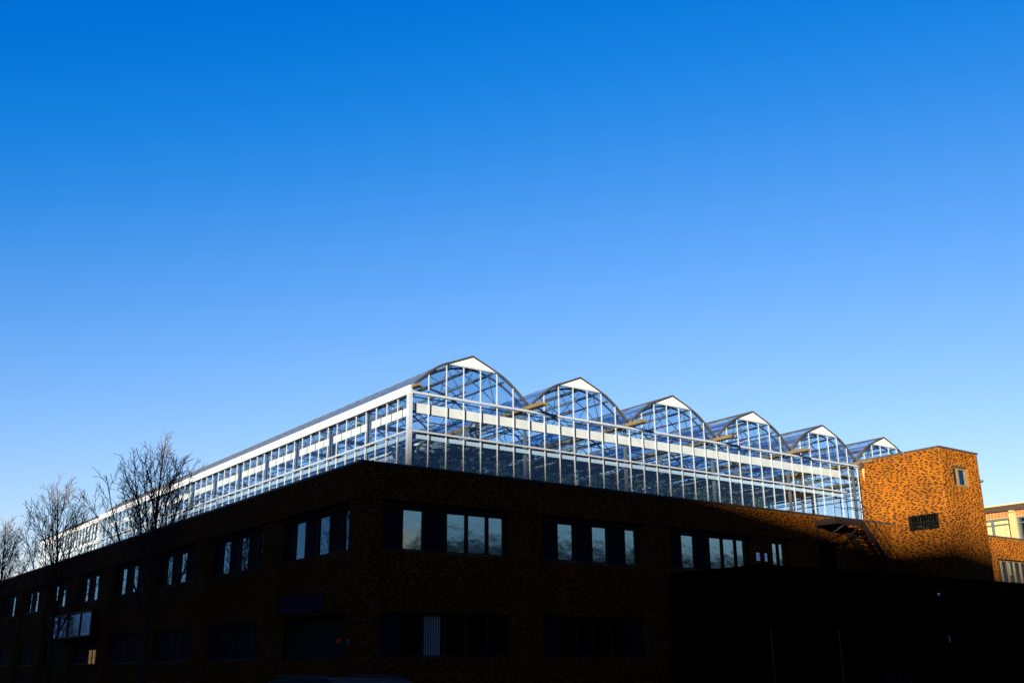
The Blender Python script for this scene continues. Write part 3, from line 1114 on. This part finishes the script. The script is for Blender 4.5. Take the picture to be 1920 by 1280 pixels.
fan = thing('circulation_fan', 'round dark fan hung behind the glass under the first gable', 'fan', (6.45, 3.0, 10.2))
ring = [(6.45 + .27 * math.cos(w), 3.0, 10.42 + .27 * math.sin(w)) for w in [2 * math.pi * k / 24 for k in range(25)]]
MB().tube(ring, .03, 6).build('ring', 'dark_steel', fan, smooth=True)
MB().tube([(6.45, 2.95, 10.42), (6.45, 3.12, 10.42)], .07, 10).build('motor', 'dark_steel', fan)
for k in range(4):
    w = k * math.pi / 2 + .4
    e = Vector((math.cos(w), 0, math.sin(w)))
    f = Vector((-math.sin(w), .5, math.cos(w)))
    c = Vector((6.45, 3.0, 10.42))
    MB().prism([c + e * .06 - f * .03, c + e * .25 - f * .08, c + e * .25 + f * .08, c + e * .06 + f * .03], (0, .008, 0)).build('blade', 'duct', fan)
MB().tube([(6.45, 3.05, 10.69), (6.45, 3.05, 11.0)], .015).build('hanger', 'dark_steel', fan)
hb = thing('red_heater', 'red box hung inside the side glass of the greenhouse', 'heater', (4.4, 11.0, 10.6))
MB().box(WF, 4.2, 4.6, 11.0, 11.4, 10.62, 10.98).build('case', 'red', hb)
MB().box(WF, 4.22, 4.58, 10.97, 10.998, 10.66, 10.94).build('grille', 'dark_steel', hb)

# ------------------------------------------------------------------ second glasshouse at the far end
g2 = thing('far_glasshouse', 'flat topped glasshouse with dark rim at the far left roof end', 'glasshouse', (GX[0], 41.4, 7.6))
A0, A1 = 41.45, 57.6
MB().box(WF, GX[0] - .12, 12, A0, A1, 11.22, 11.32).build('roof_rim', 'coping', g2)
MB().box(WF, GX[0] - .03, 12, A0, A0 + .1, 7.6, 11.215).box(WF, GX[0] - .03, 12, A1 - .1, A1, 7.6, 11.215).build('end_wall', 'white', g2)
MB().box(WF, GX[0] - .04, GX[0] + .02, A0 + .11, A1 - .11, 10.9, 11.21).build('fascia', 'white', g2)
MB().box(WF, GX[0] - .04, GX[0] + .02, A0 + .11, A1 - .11, 9.55, 9.75).build('rail', 'white', g2)
MB().box(WF, 8, 8.1, A0 + .2, A1 - .2, 7.6, 11.2).build('inner_wall', 'curtain', g2)
for k in range(21):
    yy = A0 + .12 + k * (A1 - A0 - .24) / 20
    MB().box(WF, GX[0] - .02, GX[0] + .06, yy - .05, yy + .05, 7.6, 10.895 if k < 20 else 10.89).build('mullion', 'white', g2)
    if k < 20:
        y2 = A0 + .12 + (k + 1) * (A1 - A0 - .24) / 20
        MB().box(WF, GX[0] + .03, GX[0] + .036, yy + .055, y2 - .055, 7.7, 9.54).build('pane', 'pane', g2)
        MB().box(WF, GX[0] + .03, GX[0] + .036, yy + .055, y2 - .055, 9.76, 10.88).build('pane', 'pane', g2)

# ------------------------------------------------------------------ black flat-roofed loading block in front of the tower
ax = thing('loading_block', 'low black flat roofed loading block in front of the brick tower', 'building', (13.2, -5, 0))
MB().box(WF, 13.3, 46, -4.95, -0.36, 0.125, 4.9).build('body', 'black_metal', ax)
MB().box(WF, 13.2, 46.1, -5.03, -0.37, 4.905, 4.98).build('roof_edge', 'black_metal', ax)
FA = Frame((0, -4.95, 0), (1, 0, 0), (0, -1, 0))
for (a, b) in ((13.75, 17.05), (17.35, 20.6), (20.9, 24.0)):
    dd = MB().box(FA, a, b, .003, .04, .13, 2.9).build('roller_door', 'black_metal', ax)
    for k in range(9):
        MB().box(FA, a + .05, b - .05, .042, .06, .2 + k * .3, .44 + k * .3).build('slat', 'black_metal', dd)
for u in (13.45, 17.2, 20.75, 24.15):
    MB().box(FA, u - .012, u + .012, .003, .05, .13, 2.83).build('door_edge', 'frame_pale' if u < 18 else 'black_metal', ax)
lb = thing('security_light', 'tiny bluish security light high on the black loading block', 'lamp', (23.8, -5.0, 4.2))
MB().box(FA, 23.75, 23.93, .003, .12, 4.24, 4.34).build('housing', 'galv', lb)
MB().box(FA, 23.77, 23.91, .121, .13, 4.25, 4.33).build('lens', 'lamp_clear', lb)
sg = thing('wall_notice', 'small blue plate on the black loading block wall', 'sign', (23.0, -5.0, 2.4))
MB().box(FA, 24.3, 24.42, .003, .015, 2.42, 2.66).build('plate', 'alum', sg)

# ------------------------------------------------------------------ fire escape
fe = thing('fire_escape', 'rusty steel fire escape stair hanging under the greenhouse end', 'stairs', (22.8, -1.1, 5.0))
FE0, FE1 = -1.15, -0.08
MB().box(WF, 22.85, 24.75, FE0, FE1, 7.66, 7.70).build('platform', 'rust', fe)
MB().box(WF, 22.85, 24.75, FE0 - .04, FE0 - .001, 7.50, 7.76).build('edge_beam', 'rust', fe)
MB().box(WF, 22.81, 22.849, FE0 - .04, FE1, 7.50, 7.76).build('edge_beam', 'rust', fe)
for yy in (FE0 - .02, FE1 - .1):
    MB().prism([(24.75, yy - .02, 7.76), (24.9, yy - .02, 7.76), (27.62, yy - .02, 5.0), (27.36, yy - .02, 5.0), (24.66, yy - .02, 7.50)], (0, .04, 0)).build('stringer', 'rust', fe)
for k in range(13):
    x = 24.92 + k * .2
    z = 7.5 - k * .2
    MB().box(WF, x, x + .24, FE0 + .021, FE1 - .121, z, z + .035).build('tread', 'rust', fe)
for yy in (FE0 - .02,):
    r_ = MB()
    r_.tube([(22.85, yy, 8.66), (24.78, yy, 8.66), (27.5, yy, 5.95)], .018, 6)
    r_.tube([(22.85, yy, 8.22), (24.78, yy, 8.22), (27.5, yy, 5.5)], .014, 6)
    r_.build('handrail', 'black_iron', fe)
    for (x, z) in ((22.86, 7.76), (23.8, 7.76), (24.78, 7.76), (25.7, 6.86), (26.6, 5.95), (27.4, 5.15)):
        MB().tube([(x, yy, z), (x, yy, z + .9)], .016, 6).build('baluster', 'black_iron', fe)
MB().bar((23.5, FE0 + .05, 7.5), (22.95, FE1 - .02, 6.75), .06).bar((22.9, FE1 - .03, 7.5), (22.9, FE1 - .03, 6.7), .06).build('bracket', 'rust', fe)
MB().bar((24.6, FE0 + .05, 7.5), (24.6, FE1 - .03, 6.75), .06).build('bracket', 'rust', fe)

# ------------------------------------------------------------------ fixtures on the brick fronts
def notice(u0, u1, z0, z1, label, marks):
    t = thing('paper_notice', label, 'notice', FR.p(u0, -.05, z0))
    MB().box(FR, u0, u1, D_PIER + .016, D_PIER + .022, z0, z1).build('sheet', 'paper', t)
    for (a, b, c, d) in marks:
        MB().box(FR, u0 + a, u0 + b, D_PIER + .0225, D_PIER + .024, z0 + c, z0 + d).build('print', 'ink', t)


notice(18.87, 19.08, 5.80, 6.13, 'larger white notice with dark print on the brick pier', [(.12, .17, .18, .25), (.10, .15, .06, .12), (.03, .05, .2, .28)])
notice(19.41, 19.55, 5.80, 6.13, 'narrow white notice on the brick pier nearest the paired window', [(.03, .08, .2, .24)])
bx = thing('roof_box', 'small pale equipment box on the black block roof edge', 'box', (21.6, -0.5, 4.98))
MB().box(WF, 21.5, 22.05, -1.0, -.7, 5.05, 5.3).build('case', 'alum', bx)
MB().box(WF, 21.55, 21.65, -.95, -.75, 4.985, 5.049).box(WF, 21.9, 22.0, -.95, -.75, 4.985, 5.049).build('foot', 'dark_steel', bx)


def wall_box(F, u, z, label, s=.16, d=D_PIER):
    t = thing('wall_fixture', label, 'fixture', F.p(u, 0, z))
    m = MB()
    m.box(F, u - s / 2, u - s / 2 + .02, d + .014, d + .06, z, z + s).box(F, u + s / 2 - .02, u + s / 2, d + .014, d + .06, z, z + s)
    m.box(F, u - s / 2 + .02, u + s / 2 - .02, d + .014, d + .06, z, z + .02).box(F, u - s / 2 + .02, u + s / 2 - .02, d + .014, d + .06, z + s - .02, z + s)
    m.build('rim', 'alum', t)
    MB().box(F, u - s / 2 + .02, u + s / 2 - .02, d + .014, d + .03, z + .02, z + s - .02).build('back', 'panel', t)


wall_box(FR, 13.3, 2.27, 'small square metal fixture on the pier beside the black block')
wall_box(FL, 0.6, 2.34, 'small square metal fixture on the corner pier beside the entrance', .13)
sgn = thing('entrance_sign', 'long dark blue sign board over the corner entrance', 'sign', FL.p(2.7, 0, 3.45))
MB().box(FL, 2.72, 6.24, D_SP + .016, D_SP + .06, 3.46, 4.04).build('board', 'blue_sign', sgn)
fm = MB()
fm.box(FL, 2.70, 6.26, D_SP + .061, D_SP + .075, 3.44, 3.48).box(FL, 2.70, 6.26, D_SP + .061, D_SP + .075, 4.02, 4.06).box(FL, 6.22, 6.26, D_SP + .061, D_SP + .075, 3.481, 4.019).box(FL, 3.30, 3.34, D_SP + .061, D_SP + .075, 3.481, 4.019)
fm.build('frame', 'panel', sgn)
ex = thing('exit_sign', 'small red lettered exit sign in the dark corner entrance', 'sign', FL.p(2.35, 0, 2.4))
MB().box(FL, 2.1, 2.6, D_WIN - .29, D_WIN - .26, 2.37, 2.57).build('case', 'interior', ex)
tm = text_mesh('EXIT', .17, .004)
tm.materials.clear()
tm.materials.append(M['exit'])
t_ = bpy.data.objects.new('letters', tm)
COL.objects.link(t_)
t_.parent = ex
t_.location = FL.p(2.35, D_WIN - .25, 2.47) - ex.location
t_.rotation_euler = (R(90), 0, R(-90))
MB().box(FL, 2.3, 2.4, D_WIN - .289, D_WIN - .265, 2.571, 2.7).build('hanger', 'interior', ex)
# glazed box over the side door and windows further along whose glow stands in for warm reflections
gb = thing('glazed_bay', 'projecting glazed bay with vertical blinds on the far side front', 'bay window', FL.p(29.3, 0, 3.3))
fm = MB()
for u in (29.3, 31.5, 34.2, 36.3, 38.35):
    fm.box(FL, u - .05, u + .05, -.02, .34, 3.42, 4.60)
fm.box(FL, 29.25, 38.4, -.02, .36, 3.33, 3.419).box(FL, 29.25, 38.4, -.02, .36, 4.601, 4.70)
fm.build('frame', 'frame', gb)
for (a, b, kd) in ((29.35, 31.45, 'win_tint'), (31.55, 34.15, 'win_tint'), (34.25, 36.25, 'win_blue'), (36.35, 38.3, 'win_blue')):
    MB().box(FL, a, b, .28, .29, 3.42, 4.60).build('pane', kd, gb)
for k in range(17):
    u = 29.45 + k * .27
    MB().box(FL, u, u + .17, .15, .16, 3.43, 4.59).build('blind_slat', 'screen', gb)
for (a, b, z0, z1, lab) in ((39.3, 40.3, 1.95, 2.4, 'small window with a painted warm reflection farthest along the side front'), (29.5, 30.9, 1.95, 2.65, 'window with a painted warm reflection below the projecting glazed bay')):
    t = thing('glint_window', lab, 'window', FL.p(a, 0, z0))
    MB().box(FL, a, b, D_SP - .06, D_SP + .02, z0, z1).build('reflection_glow', 'lit', t)
    q = MB().box(FL, a - .05, a, D_SP - .06, D_SP + .05, z0 - .05, z1 + .05).box(FL, b, b + .05, D_SP - .06, D_SP + .05, z0 - .05, z1 + .05)
    q.box(FL, (a + b) / 2 - .06, (a + b) / 2 + .03, D_SP + .021, D_SP + .05, z0, z1).box(FL, a, b, D_SP + .022, D_SP + .048, z0 + .28, z0 + .31)
    q.build('frame', 'frame', t)

# ------------------------------------------------------------------ far cream building at the right edge
FX = Frame((60, 0, 0), (0, 1, 0), (-1, 0, 0))
fb = thing('cream_building', 'distant cream and terracotta building with brown cornice at right edge', 'building', (60, 8, 0))
U0, U1 = 0.5, 16.5
MB().box(FX, U0, U1, -8, -.3, 0, 12.4).build('body', 'cream', fb)
MB().box(FX, U0, U1, -8.2, .25, 12.42, 12.80).build('cornice', 'cornice', fb)
MB().box(FX, U0, U1, -8.3, .32, 12.81, 12.90).build('coping', 'cloth', fb)
MB().box(FX, U0, U1, -.295, -.02, 11.92, 12.415).build('frieze', 'terra_pale', fb)
u = U0 + .03
q = 0
while u < U1 - .4:
    w = .17 + .08 * rng.random()
    MB().box(FX, u, u + w, -.018, .01, 11.98, 12.38).build('terracotta_panel', 'terra', fb)
    u += w + .06
    q += 1
for c in (2.9, 6.7, 10.52, 14.35):
    pr = MB().box(FX, c - .26, c + .26, -.295, .12, 8.0, 12.25).build('pilaster', 'cream', fb)
    MB().box(FX, c - .2, c + .12, .0, .30, 12.26, 12.40).build('capital', 'cream', pr)
for (a, b, dark) in ((10.8, 14.05, False), (6.98, 10.24, True), (3.2, 6.4, False)):
    w = MB()
    w.box(FX, a, b, -.28, -.02, 11.80, 11.90).box(FX, a, b, -.28, -.05, 11.44, 11.52).box(FX, a, b, -.28, -.02, 9.9, 10.0)
    for q in (a, a + 1.36, b - .1):
        w.box(FX, q, q + .10, -.28, -.04, 10.01, 11.43).box(FX, q, q + .10, -.28, -.04, 11.53, 11.79)
    wo = w.build('window', 'teal', fb)
    MB().box(FX, a, b, -.26, -.25, 10.0, 11.8).build('pane', 'win', wo)
    if not dark:
        for k in range(7):
            q = a + .12 + k * (b - a - .24) / 7
            MB().box(FX, q, q + (b - a - .24) / 7 - .02, -.24, -.23 + .01 * (k % 2), 10.02 + (.35 if k == 5 else 0), 11.78).build('blind', 'cloth', wo)
    else:
        MB().box(FX, a + .1, b - .1, -.29, -.28, 10.0, 11.8).build('room', 'interior', wo)

# ------------------------------------------------------------------ unseen block across the side street, roof line shaped to steer its shadow edge
cb = thing('shadow_block', 'unseen grey block across the street behind the viewer, roof shaped for its shadow', 'building', (-72, -10, 0))
prof_c = [(0, 0), (0, 17.25), (-53, 17.25), (-67, 19.0), (-78, 19.0), (-78, 0)]
MB().prism([(-72.0, y_, z_) for y_, z_ in prof_c], (-18, 0, 0)).build('body', 'block', cb)
CF = Frame((-72.0, 0, 0), (0, 1, 0), (1, 0, 0))
for s_ in range(5):
    wbm = MB()
    for k in range(12):
        u = -14 - k * 5.2
        wbm.box(CF, u, u + 1.6, .003, .05, 1.2 + s_ * 3.1, 2.9 + s_ * 3.1)
    wbm.build('window_row', 'panel', cb)
ob = thing('far_shadow_slab', 'tall unseen grey slab added far behind the viewer for a soft shadow edge', 'building', (-165, -190, 0))  # unseen slab, added far off to soften the shadow edge on the tower
MB().box(WF, -185, -165, -260, -134, 0, 30.55).build('body', 'block', ob)
MB().box(WF, -185.1, -164.9, -260.1, -133.9, 30.555, 30.8).build('parapet', 'coping', ob)
OF = Frame((-165, 0, 0), (0, 1, 0), (1, 0, 0))
for s_ in range(9):
    wbm = MB()
    for k in range(20):
        u = -140 - k * 6
        wbm.box(OF, u, u + 4, .003, .05, 1.4 + s_ * 3.2, 3.2 + s_ * 3.2)
    wbm.build('window_row', 'panel', ob)

# unseen lower rows added along both streets, their height keeping low sky light off
def row_block(name, label, F, u0, u1, depth, h, n_st):
    t = thing(name, label, 'building', F.p((u0 + u1) / 2, 0, 0))
    MB().box(F, u0, u1, -depth, 0, 0, h).build('body', 'block', t)
    MB().box(F, u0 - .1, u1 + .1, -depth - .1, .12, h + .004, h + .2).build('parapet', 'coping', t)
    for s_ in range(n_st):
        z = 1.0 + s_ * (h - .6) / n_st
        for k in range(int((u1 - u0) / 3.4)):
            u = u0 + 1.2 + k * 3.4
            MB().box(F, u, u + 1.3, .003, .06, z, z + 1.5).build('window', 'panel', t)


R1 = Frame((0, -58, 0), (1, 0, 0), (0, 1, 0))
R2 = Frame((-30, 0, 0), (0, 1, 0), (1, 0, 0))
row_block('sky_blocking_terrace', 'unseen low grey terrace opposite the long brick front, added to block sky light', R1, -8, 34, 12, 13.6, 4)
row_block('sky_blocking_terrace', 'longer unseen grey terrace farther down the street opposite, added to block sky light', R1, 37, 120, 12, 14.2, 4)
row_block('sky_blocking_terrace', 'unseen grey terrace opposite the corner entrance, added to block sky light', R2, 8, 48, 12, 10.2, 3)
row_block('sky_blocking_terrace', 'unseen grey terrace opposite the far end of the side front, added to block sky light', R2, 52, 130, 12, 10.4, 3)

# ------------------------------------------------------------------ bare trees
def bare_tree(x, y, h, label, seed, spread=1.0, fork=2.4, limbs=17):
    rr = random.Random(seed)
    t = thing('bare_tree', label, 'tree', (x, y, 0.12))
    tr, cr, tw = MB(), MB(), MB()

    def shoot(p, d, ln, r0, r1, n, mb, sides, wob, lift):
        """one slightly wandering, upward-curving shoot; returns its points and radii"""
        pts, rad = [p.copy()], [r0]
        q, dd = p.copy(), d.copy()
        for k in range(n):
            dd = (dd + Vector((rr.gauss(0, wob), rr.gauss(0, wob), lift + rr.gauss(0, wob * .5)))).normalized()
            q = q + dd * (ln / n)
            pts.append(q.copy())
            rad.append(r0 + (r1 - r0) * ((k + 1) / n) ** .8)
        mb.tube(pts, rad, sides, cap=False)
        return pts, rad

    def along(pts, rad, s):
        n = len(pts) - 1
        i = min(int(s * n), n - 1)
        f = s * n - i
        return pts[i].lerp(pts[i + 1], f), rad[i] + (rad[i + 1] - rad[i]) * f, (pts[i + 1] - pts[i]).normalized()

    def fork_dir(ax_, k, ang):
        side = ax_.orthogonal().normalized()
        side.rotate(Matrix.Rotation(k * 2.4 + rr.uniform(-.5, .5), 3, ax_))
        return (ax_ * math.cos(ang) + side * math.sin(ang)).normalized()

    def dress(pts, rad, ln, n2):
        """side shoots with their twigs"""
        for k in range(n2):
            s = .20 + .78 * (k + rr.random()) / n2
            p, r, ax_ = along(pts, rad, s)
            l2 = ln * rr.uniform(.20, .40) * (1.15 - .65 * s)
            p2, r2_ = shoot(p, fork_dir(ax_, k, rr.uniform(.45, .75)), l2, min(.018, r * .65), .0075, 4, cr, 4, .07, .07)
            n3 = max(3, int(l2 / .15))
            for j in range(n3):
                s3 = .15 + .85 * (j + rr.random()) / n3
                p3, r3, a3 = along(p2, r2_, s3)
                l3 = rr.uniform(.18, .48) * (1.1 - .4 * s3)
                p4, r4 = shoot(p3, fork_dir(a3, j, rr.uniform(.4, .75)), l3, .0095, .006, 3, tw, 3, .10, .06)
                if rr.random() < .55:
                    q, _, aq = along(p4, r4, rr.uniform(.35, .7))
                    shoot(q, fork_dir(aq, j + 1, .6), l3 * .55, .007, .005, 2, tw, 3, .08, .05)

    b0 = Vector((x, y, .12))
    top = Vector((x + rr.uniform(-.1, .1), y + rr.uniform(-.1, .1), fork))
    tr.tube([b0, b0.lerp(top, .10), b0.lerp(top, .5), top], [.19, .14, .12, .11], 9, cap=False)
    ld, lr = shoot(top, Vector((rr.uniform(-.04, .04), rr.uniform(-.04, .04), 1)), (h - fork) * .95, .105, .013, 10, tr, 7, .03, .02)
    dress(ld[3:], lr[3:], (h - fork) * .36, 16)
    for k in range(limbs):
        s = .03 + .77 * k / limbs
        p, r, ax_ = along(ld, lr, s)
        a = k * 2.4 + rr.uniform(-.3, .3)
        tilt = (rr.uniform(.58, .80) - .22 * k / limbs) * spread
        d = Vector((math.cos(a) * math.sin(tilt), math.sin(a) * math.sin(tilt), math.cos(tilt)))
        ln = (h - p.z) * rr.uniform(.58, .80) + .25
        lp, lrr = shoot(p, d, ln, r * .55, .009, 8, cr, 5, .05, .045)
        dress(lp, lrr, ln, 5 + int(ln * 1.9))
        # a strong fork halfway up the limb
        q, rq, aq = along(lp, lrr, rr.uniform(.3, .5))
        fp, fr_ = shoot(q, fork_dir(aq, k + 2, .5), ln * .5, rq * .8, .009, 6, cr, 5, .05, .05)
        dress(fp, fr_, ln * .6, 3 + int(ln * 1.1))
    f = (h - .12) / (max(v[2] for v in tw.v) - .12)
    for mb in (tr, cr, tw):
        mb.v = [(x + (v[0] - x) * f, y + (v[1] - y) * f, .12 + (v[2] - .12) * f) for v in mb.v]
    tr.build('trunk', 'bark', t, smooth=True)
    cr.build('limbs', 'bark', t)
    tw.build('crown', 'bark', t)


bare_tree(-4.0, 7.7, 10.0, 'nearest large bare street tree before the greenhouse side', 21, spread=.70)
bare_tree(-4.0, 21.2, 10.5, 'middle bare street tree before the far glasshouse', 16, spread=.72)
bare_tree(-4.0, 35.0, 10.1, 'bare street tree cut by the left edge of the picture', 23, spread=.65)
bare_tree(-3.4, 48.5, 6.0, 'smaller bare tree low between the two left street trees', 14, spread=.9)
bare_tree(-1.5, 70.0, 9.0, 'faint far bare tree beyond the building end', 9, spread=1.1)
for k, (x, y, h) in enumerate(((-17.5, 22, 10), (-18, 33, 11), (-17, 46, 10.5), (-18.5, 60, 11), (-18, 76, 10))):
    bare_tree(x, y, h, '%s bare tree along the far pavement of the side street' % ['first', 'second', 'third', 'fourth', 'fifth'][k], 40 + k)


# ------------------------------------------------------------------ parked cars, mostly below the frame
def car(x, y, rz, paint, label, h=1.6):
    t = thing('parked_car', label, 'car', (x, y, 0.0))
    L, Wd = 4.5, 1.8
    prof_ = [(-2.2, .35), (-2.25, .75), (-2.05, .98), (-1.95, 1.05), (-1.45, h - .08), (-1.1, h), (.35, h), (.75, h - .1), (1.35, 1.05), (2.1, .88), (2.25, .62), (2.2, .35)]
    low = [(-2.2, .30), (-2.25, .75), (-2.0, 1.0), (1.3, 1.03), (2.1, .88), (2.25, .62), (2.2, .30)]
    cabin = [(-1.95, 1.0), (-1.5, h - .09), (-1.2, h - .01), (.40, h - .01), (.72, h - .1), (1.32, 1.02)]

    def loft(pts, w0, inset):
        m = MB()
        n = len(pts)
        sec = []
        for s in (-1, -.92, .92, 1):
            k = 1 if abs(s) < .95 else .93
            sec.append([(px_ * k, s * w0 - (0 if not inset else math.copysign(inset * max(0, (pz - 1.0) / (h - 1.0)), s)), (pz - .6) * (k * .5 + .5) + .6) for px_, pz in pts])
        i = 0
        for r_ in sec:
            m.v += r_
        for s in range(3):
            for k in range(n):
                a, b = s * n + k, s * n + (k + 1) % n
                m.f.append((a, b, b + n, a + n))
        m.f.append(tuple(range(n))[::-1])
        m.f.append(tuple(range(3 * n, 4 * n)))
        return m

    def put(m, name, mat, par, smooth=False):
        me = bpy.data.meshes.new(name)
        me.from_pydata(m.v, [], m.f)
        me.materials.append(M[mat])
        if smooth:
            me.polygons.foreach_set('use_smooth', [True] * len(me.polygons))
        o = bpy.data.objects.new(name, me)
        COL.objects.link(o)
        o.parent = par
        return o
    body = put(loft(low, .9, 0), 'body', paint, t)
    cabm = put(loft(cabin, .86, .16), 'cabin', paint, t)
    for s in (-1, 1):
        for (a, b) in ((-1.42, -.42), (-.32, .62)):
            y0, y1 = s * .868, s * .742
            m = MB().prism([(a - (.2 if a < -1 else 0), y0, 1.06), (b + (.42 if b > 0 else 0), y0, 1.06), (b, y1 + s * .02, h - .12), (a, y1 + s * .02, h - .12)], (0, s * .012, 0))
            put(m, 'side_window', 'win', cabm)
        put(MB().box(WF, -1.2, .4, s * .62 - .02, s * .62 + .02, h + .005, h + .045), 'roof_rail', 'dark_steel', cabm)
        put(MB().box(WF, 2.16, 2.26, s * .68 - .16, s * .68 + .16, .66, .82), 'headlight', 'lamp_clear', body)
        put(MB().box(WF, -2.27, -2.17, s * .7 - .14, s * .7 + .14, .72, .92), 'tail_light', 'lamp_red', body)
        put(MB().box(WF, .75, .9, s * .93 - .08, s * .93 + .08, 1.02, 1.15), 'mirror', paint, body)
    put(MB().prism([(.80, -.66, h - .13), (.80, .66, h - .13), (1.33, .78, 1.06), (1.33, -.78, 1.06)], (.02, 0, .012)), 'windscreen', 'win', cabm)
    put(MB().prism([(-1.56, -.66, h - .16), (-1.56, .66, h - .16), (-1.95, .76, 1.06), (-1.95, -.76, 1.06)], (-.02, 0, .012)), 'rear_window', 'win', cabm)
    for wx in (-1.35, 1.4):
        for s in (-1, 1):
            w = put(MB().tube([(wx, s * .70, .33), (wx, s * .92, .33)], .33, 20), 'wheel', 'tyre', t, True)
            put(MB().tube([(wx, s * .915, .33), (wx, s * .935, .33)], .2, 14), 'rim', 'rim', w)
    t.rotation_euler = (0, 0, R(rz))
    return t


car(-8.0, -14.2, 92, 'car_paint', 'dark red parked car with roof rails by the corner entrance', 1.47)

# ragged shrub at the foot of the loading block
sh = thing('shrub', 'small ragged shrub low in front of the black loading block', 'shrub', (6.0, -14.9, 0))
st = MB()
lv = MB()
rr = random.Random(77)
for k in range(16):
    a = rr.random() * 6.28
    top = Vector((6.0 + math.cos(a) * rr.uniform(.05, .5), -14.9 + math.sin(a) * rr.uniform(.05, .5), rr.uniform(.9, 1.75)))
    st.tube([(6.0, -14.9, 0), ((6 + top.x) / 2, (-14.9 + top.y) / 2, top.z * .55), top], [.012, .009, .004], 4)
    for q in range(16):
        c = Vector((6, -14.9, .3)).lerp(top, rr.uniform(.4, 1)) + Vector((rr.gauss(0, .05), rr.gauss(0, .05), 0))
        d = Vector((rr.gauss(0, 1), rr.gauss(0, 1), rr.gauss(0, .6))).normalized()
        e = d.orthogonal().normalized()
        l = rr.uniform(.05, .1)
        lv.quad(c, c + d * l * .5 + e * l * .25, c + d * l, c + d * l * .5 - e * l * .25)
st.build('stem', 'bark', sh)
lv.build('foliage', 'leaf', sh)
